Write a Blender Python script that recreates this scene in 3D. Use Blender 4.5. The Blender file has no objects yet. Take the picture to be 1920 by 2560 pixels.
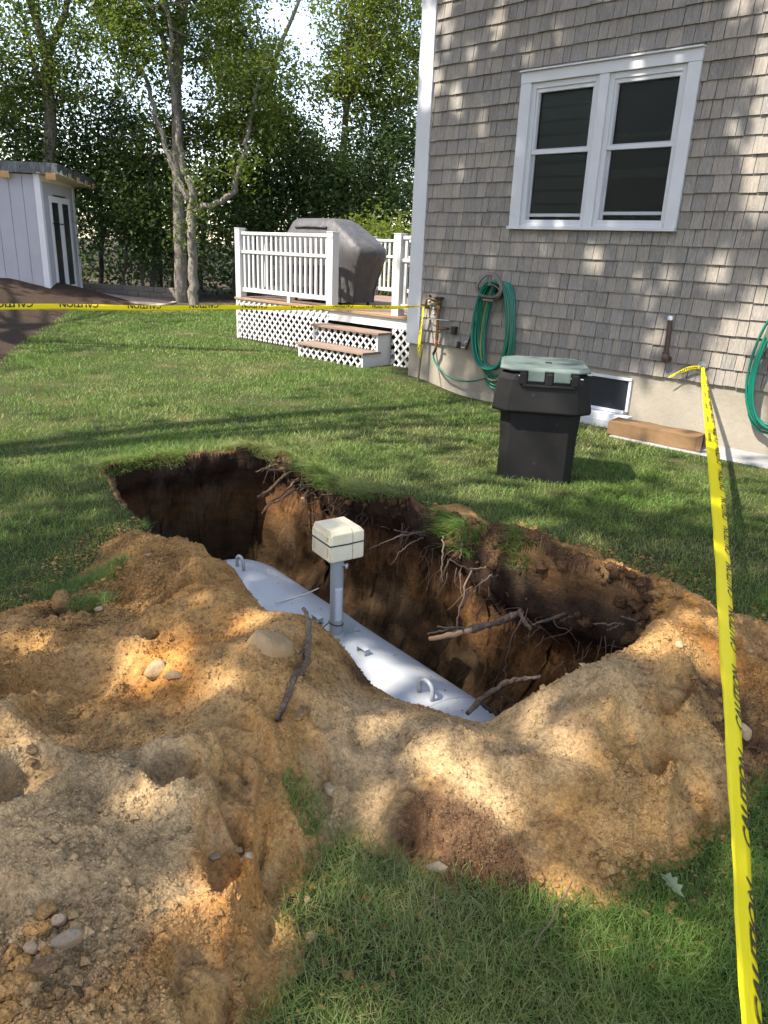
import bpy, math, random
import numpy as np
from mathutils import Vector, Matrix

rng = np.random.default_rng(11)
random.seed(5)
SC = bpy.context.scene
COL = SC.collection

# ------------------------------------------------------------------ camera
CAM_H = 1.40
FPX = 1866.6                      # focal length in photo pixels (1920 wide)
PITCH, ROLL = math.radians(19.4), math.radians(2.381)
CF = np.array([0, math.cos(PITCH), -math.sin(PITCH)])
_r0 = np.array([1.0, 0, 0]); _u0 = np.cross(_r0, CF)
CR = _r0*math.cos(ROLL) + _u0*math.sin(ROLL)
CU = -_r0*math.sin(ROLL) + _u0*math.cos(ROLL)
CP = np.array([0, 0, CAM_H])
cam = bpy.data.cameras.new('camera')
cam.sensor_fit = 'HORIZONTAL'; cam.sensor_width = 36.0; cam.lens = 36.0*FPX/1920
cam.clip_start = 0.05; cam.clip_end = 600
camo = bpy.data.objects.new('camera', cam); COL.objects.link(camo)
camo.matrix_world = Matrix(((CR[0], CU[0], -CF[0], CP[0]), (CR[1], CU[1], -CF[1], CP[1]),
                            (CR[2], CU[2], -CF[2], CP[2]), (0, 0, 0, 1)))
SC.camera = camo

# ------------------------------------------------------------------ light
SUN = np.array([-0.887, -0.540, 1.35]); SUN /= np.linalg.norm(SUN)      # towards the sun
SUN_EL = math.asin(SUN[2]); SUN_AZ = math.atan2(SUN[0], SUN[1])
world = bpy.data.worlds.new('World'); SC.world = world; world.use_nodes = True
wn, wl = world.node_tree.nodes, world.node_tree.links
sky = wn.new('ShaderNodeTexSky'); sky.sky_type = 'NISHITA'; sky.sun_disc = False
sky.sun_elevation = SUN_EL; sky.sun_rotation = SUN_AZ % (2*math.pi)
sky.air_density = 0.9; sky.dust_density = 0.7; sky.ozone_density = 0.8
wn['Background'].inputs['Strength'].default_value = 0.125
tint = wn.new('ShaderNodeMix'); tint.data_type = 'RGBA'; tint.blend_type = 'MULTIPLY'; tint.inputs[0].default_value = 1.0
tint.inputs[7].default_value = (1.16, 0.98, 0.86, 1)        # warm filter on the sky light, balancing its blue cast
wl.new(sky.outputs[0], tint.inputs[6]); wl.new(tint.outputs[2], wn['Background'].inputs['Color'])
sl = bpy.data.lights.new('sun', 'SUN'); sl.energy = 2.55; sl.angle = math.radians(0.7); sl.color = (1, 0.93, 0.82)
so = bpy.data.objects.new('sun', sl); COL.objects.link(so)
so.rotation_euler = Vector(SUN.tolist()).to_track_quat('Z', 'Y').to_euler()
SC.view_settings.view_transform = 'Standard'; SC.view_settings.look = 'None'
SC.view_settings.gamma = 1.0; SC.view_settings.use_curve_mapping = False
SC.view_settings.exposure = 2.38
SC.cycles.max_bounces = 6; SC.cycles.transparent_max_bounces = 8

# ------------------------------------------------------------------ measuring helpers (photo point -> place in the yard)
def ray(u, v):
    return CF + CR*((u-960)/FPX) - CU*((v-1280)/FPX)
def gnd(u, v, z=0.0):
    d = ray(u, v); return CP + d*((z-CAM_H)/d[2])
def at(u, v, y):
    d = ray(u, v); return CP + d*(y/d[1])

# house frame: X along the wall to the right, Y into the house, origin at the back corner
HB = np.array([0.2649, 8.7822, 0.0])
HX = np.array([0.73135, -0.68200, 0.0]); HY = np.array([0.68200, 0.73135, 0.0]); HROT = math.atan2(HX[1], HX[0])
def hw(x, y, z): return HB + HX*x + HY*y + np.array([0, 0, z])
def hlocal(px, py):
    dx, dy = px-HB[0], py-HB[1]
    return dx*HX[0]+dy*HX[1], dx*HY[0]+dy*HY[1]

# ------------------------------------------------------------------ noise
def _hash(i, j, k, s):
    n = (i*374761393 + j*668265263 + k*2147483647 + s*1274126177) & 0xffffffff
    n = ((n ^ (n >> 13))*1274126177) & 0xffffffff
    n = n ^ (n >> 16)
    return (n & 0xffff)/65535.0
def vnoise(x, y, z=None, s=0):
    x = np.asarray(x, float); y = np.asarray(y, float)
    z = np.zeros_like(x) if z is None else np.asarray(z, float)
    xi, yi, zi = np.floor(x).astype(np.int64), np.floor(y).astype(np.int64), np.floor(z).astype(np.int64)
    fx, fy, fz = x-xi, y-yi, z-zi
    fx, fy, fz = fx*fx*(3-2*fx), fy*fy*(3-2*fy), fz*fz*(3-2*fz)
    def h(a, b, c): return _hash(xi+a, yi+b, zi+c, s)
    x00 = h(0,0,0)*(1-fx)+h(1,0,0)*fx; x10 = h(0,1,0)*(1-fx)+h(1,1,0)*fx
    r = x00*(1-fy)+x10*fy
    if np.any(fz):
        x01 = h(0,0,1)*(1-fx)+h(1,0,1)*fx; x11 = h(0,1,1)*(1-fx)+h(1,1,1)*fx
        r = r*(1-fz)+(x01*(1-fy)+x11*fy)*fz
    return r*2-1
def fbm(x, y, z=None, f=1.0, o=4, s=0, g=0.5):
    r = 0; a = 1.0; t = 0
    for i in range(o):
        r = r + a*vnoise(np.asarray(x)*f, np.asarray(y)*f, None if z is None else np.asarray(z)*f, s+i*7); t += a
        a *= g; f *= 2.03
    return r/t
def sstep(a, b, x):
    t = np.clip((np.asarray(x, float)-a)/(b-a), 0, 1); return t*t*(3-2*t)
def sd_poly(px, py, poly):
    """signed distance, positive inside"""
    P = np.asarray(poly, float); n = len(P)
    d = np.full(np.shape(px), 1e9); ins = np.zeros(np.shape(px), bool)
    for i in range(n):
        ax, ay = P[i]; bx, by = P[(i+1) % n]
        ex, ey = bx-ax, by-ay
        t = np.clip(((px-ax)*ex+(py-ay)*ey)/(ex*ex+ey*ey+1e-12), 0, 1)
        d = np.minimum(d, np.hypot(px-ax-t*ex, py-ay-t*ey))
        c = (ay > py) != (by > py)
        xx = ax + (py-ay)/(np.where(abs(by-ay) < 1e-12, 1e-12, by-ay))*ex
        ins ^= c & (px < xx)
    return np.where(ins, d, -d)

# ------------------------------------------------------------------ mesh helpers
def tag(o, label=None, cat=None, group=None, kind=None):
    if label: o['label'] = label
    if cat: o['category'] = cat
    if group: o['group'] = group
    if kind: o['kind'] = kind
    return o
def np_mesh(name, V, F, mat, smooth=False):
    """V (n,3), F (m,k) arrays"""
    me = bpy.data.meshes.new(name)
    V = np.ascontiguousarray(V, np.float32); F = np.ascontiguousarray(F, np.int32)
    m, k = F.shape
    me.vertices.add(len(V)); me.vertices.foreach_set('co', V.ravel())
    me.loops.add(m*k); me.loops.foreach_set('vertex_index', F.ravel())
    me.polygons.add(m); me.polygons.foreach_set('loop_start', np.arange(0, m*k, k, dtype=np.int32))
    me.polygons.foreach_set('loop_total', np.full(m, k, np.int32))
    me.polygons.foreach_set('use_smooth', np.full(m, bool(smooth)))
    me.update(calc_edges=True); me.validate()
    if mat: me.materials.append(mat)
    return me
def attr(me, name, data, dom='POINT'):
    a = me.attributes.new(name, 'FLOAT', dom); a.data.foreach_set('value', np.ascontiguousarray(data, np.float32))
def link(name, me, parent=None, loc=None):
    o = bpy.data.objects.new(name, me); COL.objects.link(o)
    if parent: o.parent = parent
    if loc is not None: o.location = loc
    return o
def empty(name, loc, rz=0.0, label=None, cat=None, group=None):
    o = bpy.data.objects.new(name, None); o.empty_display_size = 0.1; COL.objects.link(o)
    o.location = tuple(float(c) for c in loc); o.rotation_euler = (0, 0, rz)
    return tag(o, label, cat, group)
def hthing(name, x, y, z, label, cat, group=None):
    return empty(name, hw(x, y, z), HROT, label, cat, group)

class MB:
    def __init__(s): s.v = []; s.f = []
    def add(s, V, F):
        n = len(s.v); s.v += [tuple(map(float, p)) for p in V]; s.f += [tuple(i+n for i in f) for f in F]; return s
    def box(s, x0, x1, y0, y1, z0, z1):
        return s.add([(x0,y0,z0),(x1,y0,z0),(x1,y1,z0),(x0,y1,z0),(x0,y0,z1),(x1,y0,z1),(x1,y1,z1),(x0,y1,z1)],
                     [(3,2,1,0),(4,5,6,7),(0,1,5,4),(1,2,6,5),(2,3,7,6),(3,0,4,7)])
    def beam(s, a, b, w, h, up=(0,0,1)):
        a, b = np.array(a, float), np.array(b, float); d = b-a; d /= np.linalg.norm(d)
        sx = np.cross(d, up); sx /= np.linalg.norm(sx)+1e-12; uz = np.cross(sx, d)
        c = [(-w/2,-h/2),(w/2,-h/2),(w/2,h/2),(-w/2,h/2)]
        V = [a+sx*i+uz*j for i, j in c]+[b+sx*i+uz*j for i, j in c]
        return s.add(V, [(0,1,2,3),(7,6,5,4),(0,4,5,1),(1,5,6,2),(2,6,7,3),(3,7,4,0)])
    def tube(s, pts, r, n=8, cap=True, squash=None):
        P = np.array(pts, float); m = len(P)
        R = np.full(m, r, float) if np.isscalar(r) else np.array(r, float)
        T = np.gradient(P, axis=0); T /= np.linalg.norm(T, axis=1)[:, None]+1e-12
        ref = np.array([0, 0, 1.0]) if abs(T[0][2]) < 0.9 else np.array([1.0, 0, 0])
        a = np.cross(T[0], ref); a /= np.linalg.norm(a)
        V = []
        for i in range(m):
            a = a - T[i]*(a@T[i]); a /= np.linalg.norm(a)+1e-12
            b = np.cross(T[i], a)
            for k in range(n):
                th = 2*math.pi*k/n; V.append(P[i]+R[i]*(a*math.cos(th)+b*math.sin(th)))
        F = [(i*n+k, i*n+(k+1) % n, (i+1)*n+(k+1) % n, (i+1)*n+k) for i in range(m-1) for k in range(n)]
        if cap: F += [tuple(range(n-1, -1, -1)), tuple(range((m-1)*n, m*n))]
        return s.add(V, F)
    def cyl(s, a, b, r0, r1=None, n=16):
        return s.tube([a, b], [r0, r0 if r1 is None else r1], n)
    def lathe(s, prof, n=24, c=(0,0,0), ax=None):
        """prof (r,z) about z; ax = (3 vectors) frame"""
        A = np.eye(3) if ax is None else np.array(ax, float)
        V = []
        for r, z in prof:
            for k in range(n):
                t = 2*math.pi*k/n; V.append(np.array(c)+A[0]*r*math.cos(t)+A[1]*r*math.sin(t)+A[2]*z)
        m = len(prof)
        F = [(i*n+k, i*n+(k+1) % n, (i+1)*n+(k+1) % n, (i+1)*n+k) for i in range(m-1) for k in range(n)]
        F += [tuple(range(n-1, -1, -1)), tuple(range((m-1)*n, m*n))]
        return s.add(V, F)
    def loft(s, rings, cap=True):
        n = len(rings[0]); V = [p for r in rings for p in r]; m = len(rings)
        F = [(i*n+k, i*n+(k+1) % n, (i+1)*n+(k+1) % n, (i+1)*n+k) for i in range(m-1) for k in range(n)]
        if cap: F += [tuple(range(n-1, -1, -1)), tuple(range((m-1)*n, m*n))]
        return s.add(V, F)
    def build(s, name, mat, parent=None, org=(0,0,0), smooth=False, bevel=0.0, segs=2, auto=None):
        me = bpy.data.meshes.new(name)
        o3 = np.array(org, float)
        me.from_pydata([tuple(np.array(p)-o3) for p in s.v], [], s.f); me.update(); me.validate()
        if mat: me.materials.append(mat)
        if smooth: me.polygons.foreach_set('use_smooth', np.ones(len(me.polygons), bool))
        if smooth and auto: me.set_sharp_from_angle(angle=math.radians(auto))
        ob = link(name, me, parent)
        if bevel:
            b = ob.modifiers.new('bevel', 'BEVEL'); b.width = bevel; b.segments = segs; b.limit_method = 'ANGLE'
        return ob

# ------------------------------------------------------------------ materials
class Mat:
    def __init__(s, name):
        s.m = bpy.data.materials.new(name); s.m.use_nodes = True
        s.n, s.l = s.m.node_tree.nodes, s.m.node_tree.links
        s.p = s.n['Principled BSDF']; s.pos = s.n.new('ShaderNodeNewGeometry').outputs['Position']
        s._oi = None
    def obj(s):
        if not s._oi: s._oi = s.n.new('ShaderNodeTexCoord').outputs['Object']
        return s._oi
    def rnd(s): return s.n.new('ShaderNodeObjectInfo').outputs['Random']
    def at(s, name):
        a = s.n.new('ShaderNodeAttribute'); a.attribute_name = name; return a.outputs['Fac']
    def setv(s, sock, v):
        if hasattr(v, 'is_output') or isinstance(v, bpy.types.NodeSocket): s.l.new(v, sock)
        elif isinstance(v, (tuple, list)) and len(v) == 3 and sock.type == 'RGBA': sock.default_value = (*v, 1)
        else: sock.default_value = v
    def map(s, vec, sc=(1,1,1), rot=(0,0,0)):
        m = s.n.new('ShaderNodeMapping'); s.l.new(vec, m.inputs[0]); m.inputs['Scale'].default_value = sc; m.inputs['Rotation'].default_value = rot
        return m.outputs[0]
    def noise(s, scale, detail=3, vec=None, rough=0.55, dist=0.0, w=None):
        t = s.n.new('ShaderNodeTexNoise')
        if w is not None:
            t.noise_dimensions = '4D'; s.setv(t.inputs['W'], w)
        s.l.new(vec or s.pos, t.inputs['Vector'])
        t.inputs['Scale'].default_value = scale; t.inputs['Detail'].default_value = detail
        t.inputs['Roughness'].default_value = rough; t.inputs['Distortion'].default_value = dist
        return t.outputs['Fac']
    def voro(s, scale, vec=None, feat='F1', out='Distance'):
        t = s.n.new('ShaderNodeTexVoronoi'); t.feature = feat; s.l.new(vec or s.pos, t.inputs['Vector']); t.inputs['Scale'].default_value = scale
        return t.outputs[out]
    def ramp(s, fac, stops, interp='LINEAR'):
        r = s.n.new('ShaderNodeValToRGB'); s.setv(r.inputs[0], fac); cr = r.color_ramp; cr.interpolation = interp
        while len(cr.elements) < len(stops): cr.elements.new(0.5)
        for e, (p, c) in zip(cr.elements, stops):
            e.position = p; e.color = (*c, 1) if isinstance(c, (tuple, list)) else (c, c, c, 1)
        return r.outputs[0]
    def mix(s, f, a, b, mode='MIX'):
        m = s.n.new('ShaderNodeMix'); m.data_type = 'RGBA'; m.blend_type = mode
        s.setv(m.inputs[0], f); s.setv(m.inputs[6], a); s.setv(m.inputs[7], b); return m.outputs[2]
    def math(s, op, a, b=0.0, clamp=False):
        m = s.n.new('ShaderNodeMath'); m.operation = op; m.use_clamp = clamp; s.setv(m.inputs[0], a); s.setv(m.inputs[1], b); return m.outputs[0]
    def sep(s, vec):
        x = s.n.new('ShaderNodeSeparateXYZ'); s.l.new(vec, x.inputs[0]); return x.outputs
    def bump(s, h, strength=0.5, dist=0.01, norm=None):
        b = s.n.new('ShaderNodeBump'); s.setv(b.inputs['Height'], h); b.inputs['Strength'].default_value = strength; b.inputs['Distance'].default_value = dist
        if norm: s.l.new(norm, b.inputs['Normal'])
        return b.outputs[0]
    def out(s, base=None, rough=None, bump=None, metal=None, spec=None):
        if base is not None: s.setv(s.p.inputs['Base Color'], base)
        if rough is not None: s.setv(s.p.inputs['Roughness'], rough)
        if metal is not None: s.setv(s.p.inputs['Metallic'], metal)
        if spec is not None: s.setv(s.p.inputs['Specular IOR Level'], spec)
        if bump is not None: s.l.new(bump, s.p.inputs['Normal'])
        return s.m
def plain(name, c, rough=0.6, var=0.15, scale=8, metal=0.0, bump=0.0, bscale=60, spec=None):
    m = Mat(name); n = m.noise(scale, 5)
    lo = tuple(x*(1-var) for x in c); hi = tuple(min(1, x*(1+var)) for x in c)
    b = m.bump(m.noise(bscale, 4), bump, 0.004) if bump else None
    return m.out(m.ramp(n, [(0.25, lo), (0.75, hi)]), rough, b, metal, spec)

def leaf_mat(name, cols, trans=0.35, rough=0.5, patch=3.0):
    """leaf / blade: colour by the face attribute 'rnd', a diffuse and translucent mix"""
    m = Mat(name)
    f = m.math('ADD', m.math('MULTIPLY', m.at('rnd'), 0.7), m.math('MULTIPLY', m.noise(patch, 3), 0.6))
    c = m.ramp(m.math('SUBTRACT', f, 0.15, True), [(i/(len(cols)-1), k) for i, k in enumerate(cols)])
    m.out(c, rough, spec=0.35)
    tr = m.n.new('ShaderNodeBsdfTranslucent')
    m.l.new(m.mix(0.5, c, (1.0, 1.0, 0.2), 'MULTIPLY'), tr.inputs[0])
    ms = m.n.new('ShaderNodeMixShader'); ms.inputs[0].default_value = trans
    m.l.new(m.p.outputs[0], ms.inputs[1]); m.l.new(tr.outputs[0], ms.inputs[2])
    m.l.new(ms.outputs[0], m.n['Material Output'].inputs[0])
    return m.m

# sand of the spoil heap: zones by attributes (grey dry sand, orange subsoil, dark topsoil)
def make_sand():
    m = Mat('sand')
    n1 = m.noise(1.7, 6, rough=0.6); n2 = m.noise(9, 5, rough=0.65); n3 = m.noise(70, 3); n4 = m.noise(330, 2)
    base = m.ramp(n1, [(0.3, (0.34, 0.175, 0.055)), (0.5, (0.395, 0.222, 0.078)), (0.7, (0.43, 0.27, 0.115))])
    def zone(a, sc, k):  # break the zone edge up with noise
        return m.math('MULTIPLY', m.ramp(m.math('ADD', m.at(a), m.math('MULTIPLY', m.math('SUBTRACT', m.noise(sc, 5), 0.5), 1.0)), [(0.32, 0.0), (0.62, 1.0)]), k)
    base = m.mix(zone('grey', 6, 0.75), base, (0.44, 0.312, 0.165))
    base = m.mix(zone('orange', 5, 0.85), base, (0.44, 0.19, 0.043))
    base = m.mix(zone('dark', 7, 0.92), base, (0.085, 0.043, 0.022))
    spk = m.ramp(n2, [(0.32, 0.58), (0.52, 1.0), (0.75, 1.15)])
    base = m.mix(1.0, base, spk, 'MULTIPLY')
    base = m.mix(1.0, base, m.ramp(n3, [(0.28, 0.6), (0.48, 1.0), (0.72, 1.22)]), 'MULTIPLY')  # grain contrast painted in for small shadows in the sand
    base = m.mix(1.0, base, m.ramp(m.noise(150, 3, rough=0.7), [(0.3, 0.75), (0.5, 1.0), (0.72, 1.15)]), 'MULTIPLY')
    base = m.mix(m.ramp(n4, [(0.62, 0.0), (0.75, 0.5)]), base, (0.62, 0.5, 0.34))
    dirt = m.ramp(m.noise(26, 4), [(0.70, 0.0), (0.78, 0.8)])
    base = m.mix(m.math('MULTIPLY', dirt, 0.5), base, (0.07, 0.038, 0.02))
    gr = m.ramp(m.math('ADD', m.at('grassy'), m.math('MULTIPLY', m.math('SUBTRACT', m.noise(14, 6, rough=0.7), 0.5), 1.3)), [(0.42, 0.0), (0.58, 1.0)])
    base = m.mix(gr, base, m.mix(m.noise(60, 3), (0.03, 0.03, 0.013), (0.055, 0.06, 0.022)))
    smooth = m.at('smooth')
    gr1 = m.voro(135); gr2 = m.voro(62)
    base = m.mix(1.0, base, m.ramp(gr1, [(0.05, 1.08), (0.55, 0.84)]), 'MULTIPLY')  # crevice shade between grains painted into the colour
    h = m.math('SUBTRACT', m.math('MULTIPLY', m.noise(48, 4, rough=0.65), 0.9), m.math('ADD', m.math('MULTIPLY', gr1, 0.30), m.math('MULTIPLY', gr2, 0.18)))
    h = m.math('MULTIPLY', h, m.math('SUBTRACT', 1.0, m.math('MULTIPLY', smooth, 0.75)))
    return m.out(base, 0.95, m.bump(h, 1.0, 0.022), spec=0.15)
def make_pit():
    m = Mat('pit_soil')
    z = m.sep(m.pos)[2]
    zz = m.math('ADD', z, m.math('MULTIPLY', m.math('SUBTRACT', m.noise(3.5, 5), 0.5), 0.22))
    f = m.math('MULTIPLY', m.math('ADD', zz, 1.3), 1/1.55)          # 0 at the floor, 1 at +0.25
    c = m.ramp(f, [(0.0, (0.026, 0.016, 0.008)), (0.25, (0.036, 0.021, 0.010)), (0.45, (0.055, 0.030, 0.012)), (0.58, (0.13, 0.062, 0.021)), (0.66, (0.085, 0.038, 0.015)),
                   (0.70, (0.055, 0.027, 0.014)), (0.80, (0.034, 0.018, 0.011)), (0.86, (0.026, 0.014, 0.009)), (0.93, (0.16, 0.085, 0.035)), (1.0, (0.30, 0.18, 0.08))])  # soil layers; lower stops darkened to paint in the deep pit's shade
    st = m.noise(8, 6, m.map(m.pos, (1, 1, 0.55)), rough=0.65)
    c = m.mix(1.0, c, m.ramp(st, [(0.3, 0.55), (0.5, 0.95), (0.72, 1.3)]), 'MULTIPLY')
    c = m.mix(1.0, c, m.ramp(m.noise(13, 4, m.map(m.pos, (0.25, 0.25, 2.2)), dist=0.5), [(0.35, 0.75), (0.65, 1.15)]), 'MULTIPLY')
    c = m.mix(m.math('MULTIPLY', m.ramp(m.noise(4, 4), [(0.5, 0.0), (0.62, 1.0)]), 0.3), c, (0.13, 0.09, 0.055))
    c = m.mix(1.0, c, m.ramp(m.noise(80, 3), [(0.3, 0.75), (0.7, 1.2)]), 'MULTIPLY')
    h = m.math('ADD', m.noise(38, 5, rough=0.7), m.math('MULTIPLY', m.noise(170, 3), 0.3))
    return m.out(c, 0.95, m.bump(h, 0.9, 0.02), spec=0.15)
def make_lawn():
    m = Mat('lawn_soil')
    c = m.ramp(m.noise(2.2, 5), [(0.3, (0.030, 0.036, 0.013)), (0.55, (0.045, 0.05, 0.018)), (0.72, (0.10, 0.08, 0.04))])
    c = m.mix(1.0, c, m.ramp(m.noise(60, 3), [(0.3, 0.6), (0.7, 1.3)]), 'MULTIPLY')
    return m.out(c, 0.95, m.bump(m.noise(50, 4), 0.6, 0.02), spec=0.1)
def make_mulch():
    m = Mat('mulch')
    c = m.ramp(m.noise(45, 5, rough=0.7), [(0.3, (0.020, 0.013, 0.009)), (0.5, (0.062, 0.043, 0.029)), (0.75, (0.15, 0.112, 0.08))])
    return m.out(c, 0.95, m.bump(m.noise(40, 5, rough=0.75), 1.0, 0.05), spec=0.1)
def make_forest():
    m = Mat('leaf_litter')
    c = m.ramp(m.noise(6, 6, rough=0.7), [(0.3, (0.025, 0.02, 0.013)), (0.5, (0.065, 0.053, 0.036)), (0.75, (0.15, 0.128, 0.095))])
    return m.out(c, 0.95, m.bump(m.noise(20, 5), 1.0, 0.05), spec=0.1)
def make_shingle():
    m = Mat('weathered_shingle')
    r = m.math('FRACT', m.math('ADD', m.at('rnd'), m.rnd()))
    w = m.math('MULTIPLY', r, 37.0)
    rot = m.n.new('ShaderNodeMapping'); m.l.new(m.pos, rot.inputs[0]); rot.inputs['Rotation'].default_value = (0, 0, -HROT)
    flat = m.map(rot.outputs[0], (1, 0.15, 0.055))
    grain = m.noise(95, 4, flat, rough=0.65, dist=0.6, w=w)
    fig = m.noise(26, 2, m.map(rot.outputs[0], (1, 0.2, 0.10)), dist=2.2, w=w)
    band = m.n.new('ShaderNodeMath'); band.operation = 'SINE'; m.l.new(m.math('MULTIPLY', fig, 42.0), band.inputs[0])
    c = m.ramp(r, [(0.0, (0.140, 0.130, 0.117)), (0.3, (0.172, 0.161, 0.145)), (0.6, (0.198, 0.181, 0.158)), (0.85, (0.225, 0.198, 0.165)), (1.0, (0.16, 0.143, 0.125))])
    c = m.mix(1.0, c, m.ramp(grain, [(0.3, 0.70), (0.5, 1.0), (0.72, 1.22)]), 'MULTIPLY')
    c = m.mix(m.math('MULTIPLY', m.ramp(band.outputs[0], [(0.35, 0.0), (0.95, 1.0)]), 0.28), c, (0.42, 0.37, 0.31))
    c = m.mix(m.math('MULTIPLY', m.ramp(m.noise(1.3, 5), [(0.45, 0.0), (0.7, 1.0)]), 0.35), c, (0.20, 0.195, 0.18))
    sp = m.ramp(m.voro(16, m.map(rot.outputs[0], (1, 0.3, 0.5))), [(0.04, 1.0), (0.09, 0.0)])
    c = m.mix(m.math('MULTIPLY', sp, 0.3), c, (0.5, 0.47, 0.43))
    h = m.math('ADD', grain, m.math('MULTIPLY', band.outputs[0], 0.12))
    return m.out(c, 0.85, m.bump(h, 0.45, 0.004), spec=0.25)
def make_bark(name, lo, hi):
    m = Mat(name)
    n = m.noise(16, 5, m.map(m.pos, (1, 1, 0.3)), rough=0.7)
    c = m.ramp(n, [(0.3, lo), (0.55, hi), (0.75, tuple(min(1, x*1.4) for x in hi))])
    c = m.mix(m.math('MULTIPLY', m.ramp(m.noise(3, 4), [(0.55, 0.0), (0.68, 1.0)]), 0.4), c, (0.26, 0.28, 0.22))
    return m.out(c, 0.9, m.bump(m.math('ADD', n, m.math('MULTIPLY', m.noise(60, 4, m.map(m.pos, (1, 1, 0.35))), 0.5)), 1.0, 0.05), spec=0.1)
def make_concrete(name, c0):
    m = Mat(name)
    n = m.noise(2.6, 6, rough=0.62)
    c = m.ramp(n, [(0.3, tuple(x*0.82 for x in c0)), (0.7, tuple(min(1, x*1.1) for x in c0))])
    pits = m.ramp(m.voro(11), [(0.035, 1.0), (0.07, 0.0)])
    c = m.mix(m.math('MULTIPLY', pits, m.ramp(m.noise(3.1, 2), [(0.5, 0.0), (0.6, 0.8)])), c, tuple(x*0.35 for x in c0))
    c = m.mix(1.0, c, m.ramp(m.noise(120, 3), [(0.3, 0.9), (0.7, 1.07)]), 'MULTIPLY')
    return m.out(c, 0.9, m.bump(m.math('SUBTRACT', m.noise(30, 5), m.math('MULTIPLY', pits, 0.6)), 0.35, 0.01), spec=0.2)
def make_wood(name, lo, hi, sc=(1, 1, 0.12), k=40, rough=0.75):
    m = Mat(name)
    n = m.noise(k, 5, m.map(m.obj(), sc), rough=0.6, dist=0.8)
    c = m.ramp(n, [(0.3, lo), (0.7, hi)])
    c = m.mix(1.0, c, m.ramp(m.rnd(), [(0.0, 0.82), (1.0, 1.12)]), 'MULTIPLY')
    return m.out(c, rough, m.bump(n, 0.4, 0.004), spec=0.25)
def make_tank():
    m = Mat('tank_enamel')
    n = m.noise(3, 5)
    c = m.ramp(n, [(0.3, (0.35, 0.37, 0.385)), (0.7, (0.42, 0.435, 0.445))])
    fl = m.ramp(m.voro(34), [(0.05, 1.0), (0.09, 0.0)])
    c = m.mix(m.math('MULTIPLY', fl, m.ramp(m.noise(2.4, 3), [(0.46, 0.0), (0.56, 0.9)])), c, (0.10, 0.07, 0.05))
    c = m.mix(m.math('MULTIPLY', m.ramp(m.noise(5, 5, rough=0.7), [(0.48, 0.0), (0.68, 1.0)]), 0.35), c, (0.42, 0.40, 0.34))
    sc = m.ramp(m.noise(13, 4, m.map(m.pos, (1, 0.25, 0.5), (0, 0, 0.7)), dist=1.5), [(0.63, 0.0), (0.72, 0.4)])
    c = m.mix(sc, c, (0.50, 0.47, 0.42))
    return m.out(c, 0.35, m.bump(m.noise(5, 3), 0.06, 0.01), spec=0.5)
def make_foam():
    m = Mat('insulating_foam')
    g = m.n.new('ShaderNodeNewGeometry'); nz = m.sep(g.outputs['Normal'])[2]
    c = m.ramp(m.noise(14, 4), [(0.3, (0.66, 0.57, 0.38)), (0.7, (0.75, 0.665, 0.47))])
    d = m.ramp(m.noise(60, 4), [(0.66, 0.0), (0.74, 0.7)])
    c = m.mix(d, c, (0.25, 0.18, 0.1))
    return m.out(c, 0.8, m.bump(m.voro(140), 0.35, 0.003), spec=0.25)
def make_stone(name, lo, hi, sc=9):
    m = Mat(name); n = m.noise(sc*4, 6, m.obj(), rough=0.7)
    c = m.ramp(n, [(0.3, lo), (0.7, hi)])
    c = m.mix(m.math('MULTIPLY', m.ramp(m.noise(120, 3), [(0.50, 0.0), (0.60, 1.0)]), 0.6), c, (0.36, 0.22, 0.095))
    g = m.n.new('ShaderNodeNewGeometry'); up_ = m.math('ADD', m.sep(g.outputs['Normal'])[2], m.math('MULTIPLY', m.math('SUBTRACT', m.noise(70, 4), 0.5), 2.2))
    c = m.mix(m.math('MULTIPLY', m.ramp(up_, [(0.25, 0.75), (0.75, 0.05)]), 0.8), c, (0.36, 0.215, 0.09))
    return m.out(c, 0.9, m.bump(m.noise(90, 5, rough=0.7), 0.8, 0.008), spec=0.2)
def make_cover():
    m = Mat('grill_cover_vinyl')
    c = m.ramp(m.noise(6, 5), [(0.3, (0.050, 0.048, 0.049)), (0.7, (0.078, 0.075, 0.075))])
    f = m.noise(7, 3, m.map(m.obj(), (1.4, 1.4, 0.22)), dist=0.8)
    return m.out(c, 0.55, m.bump(f, 0.5, 0.04), spec=0.35)
def make_bin():
    m = Mat('black_plastic')
    c = m.ramp(m.noise(5, 5), [(0.3, (0.007, 0.0068, 0.0065)), (0.7, (0.013, 0.0122, 0.0115))])
    d = m.ramp(m.noise(18, 5), [(0.62, 0.0), (0.8, 0.25)])
    return m.out(m.mix(d, c, (0.12, 0.10, 0.08)), 0.6, m.bump(m.noise(90, 3), 0.08, 0.002), spec=0.2)
def make_tarp():
    m = Mat('grey_tarp')
    f = m.noise(3.0, 4, m.map(m.obj(), (1.6, 1, 0.5)), dist=1.6)
    c = m.ramp(m.noise(5, 4), [(0.3, (0.055, 0.062, 0.068)), (0.7, (0.105, 0.115, 0.122))])
    return m.out(c, 0.35, m.bump(f, 1.0, 0.12), spec=0.5)
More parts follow.
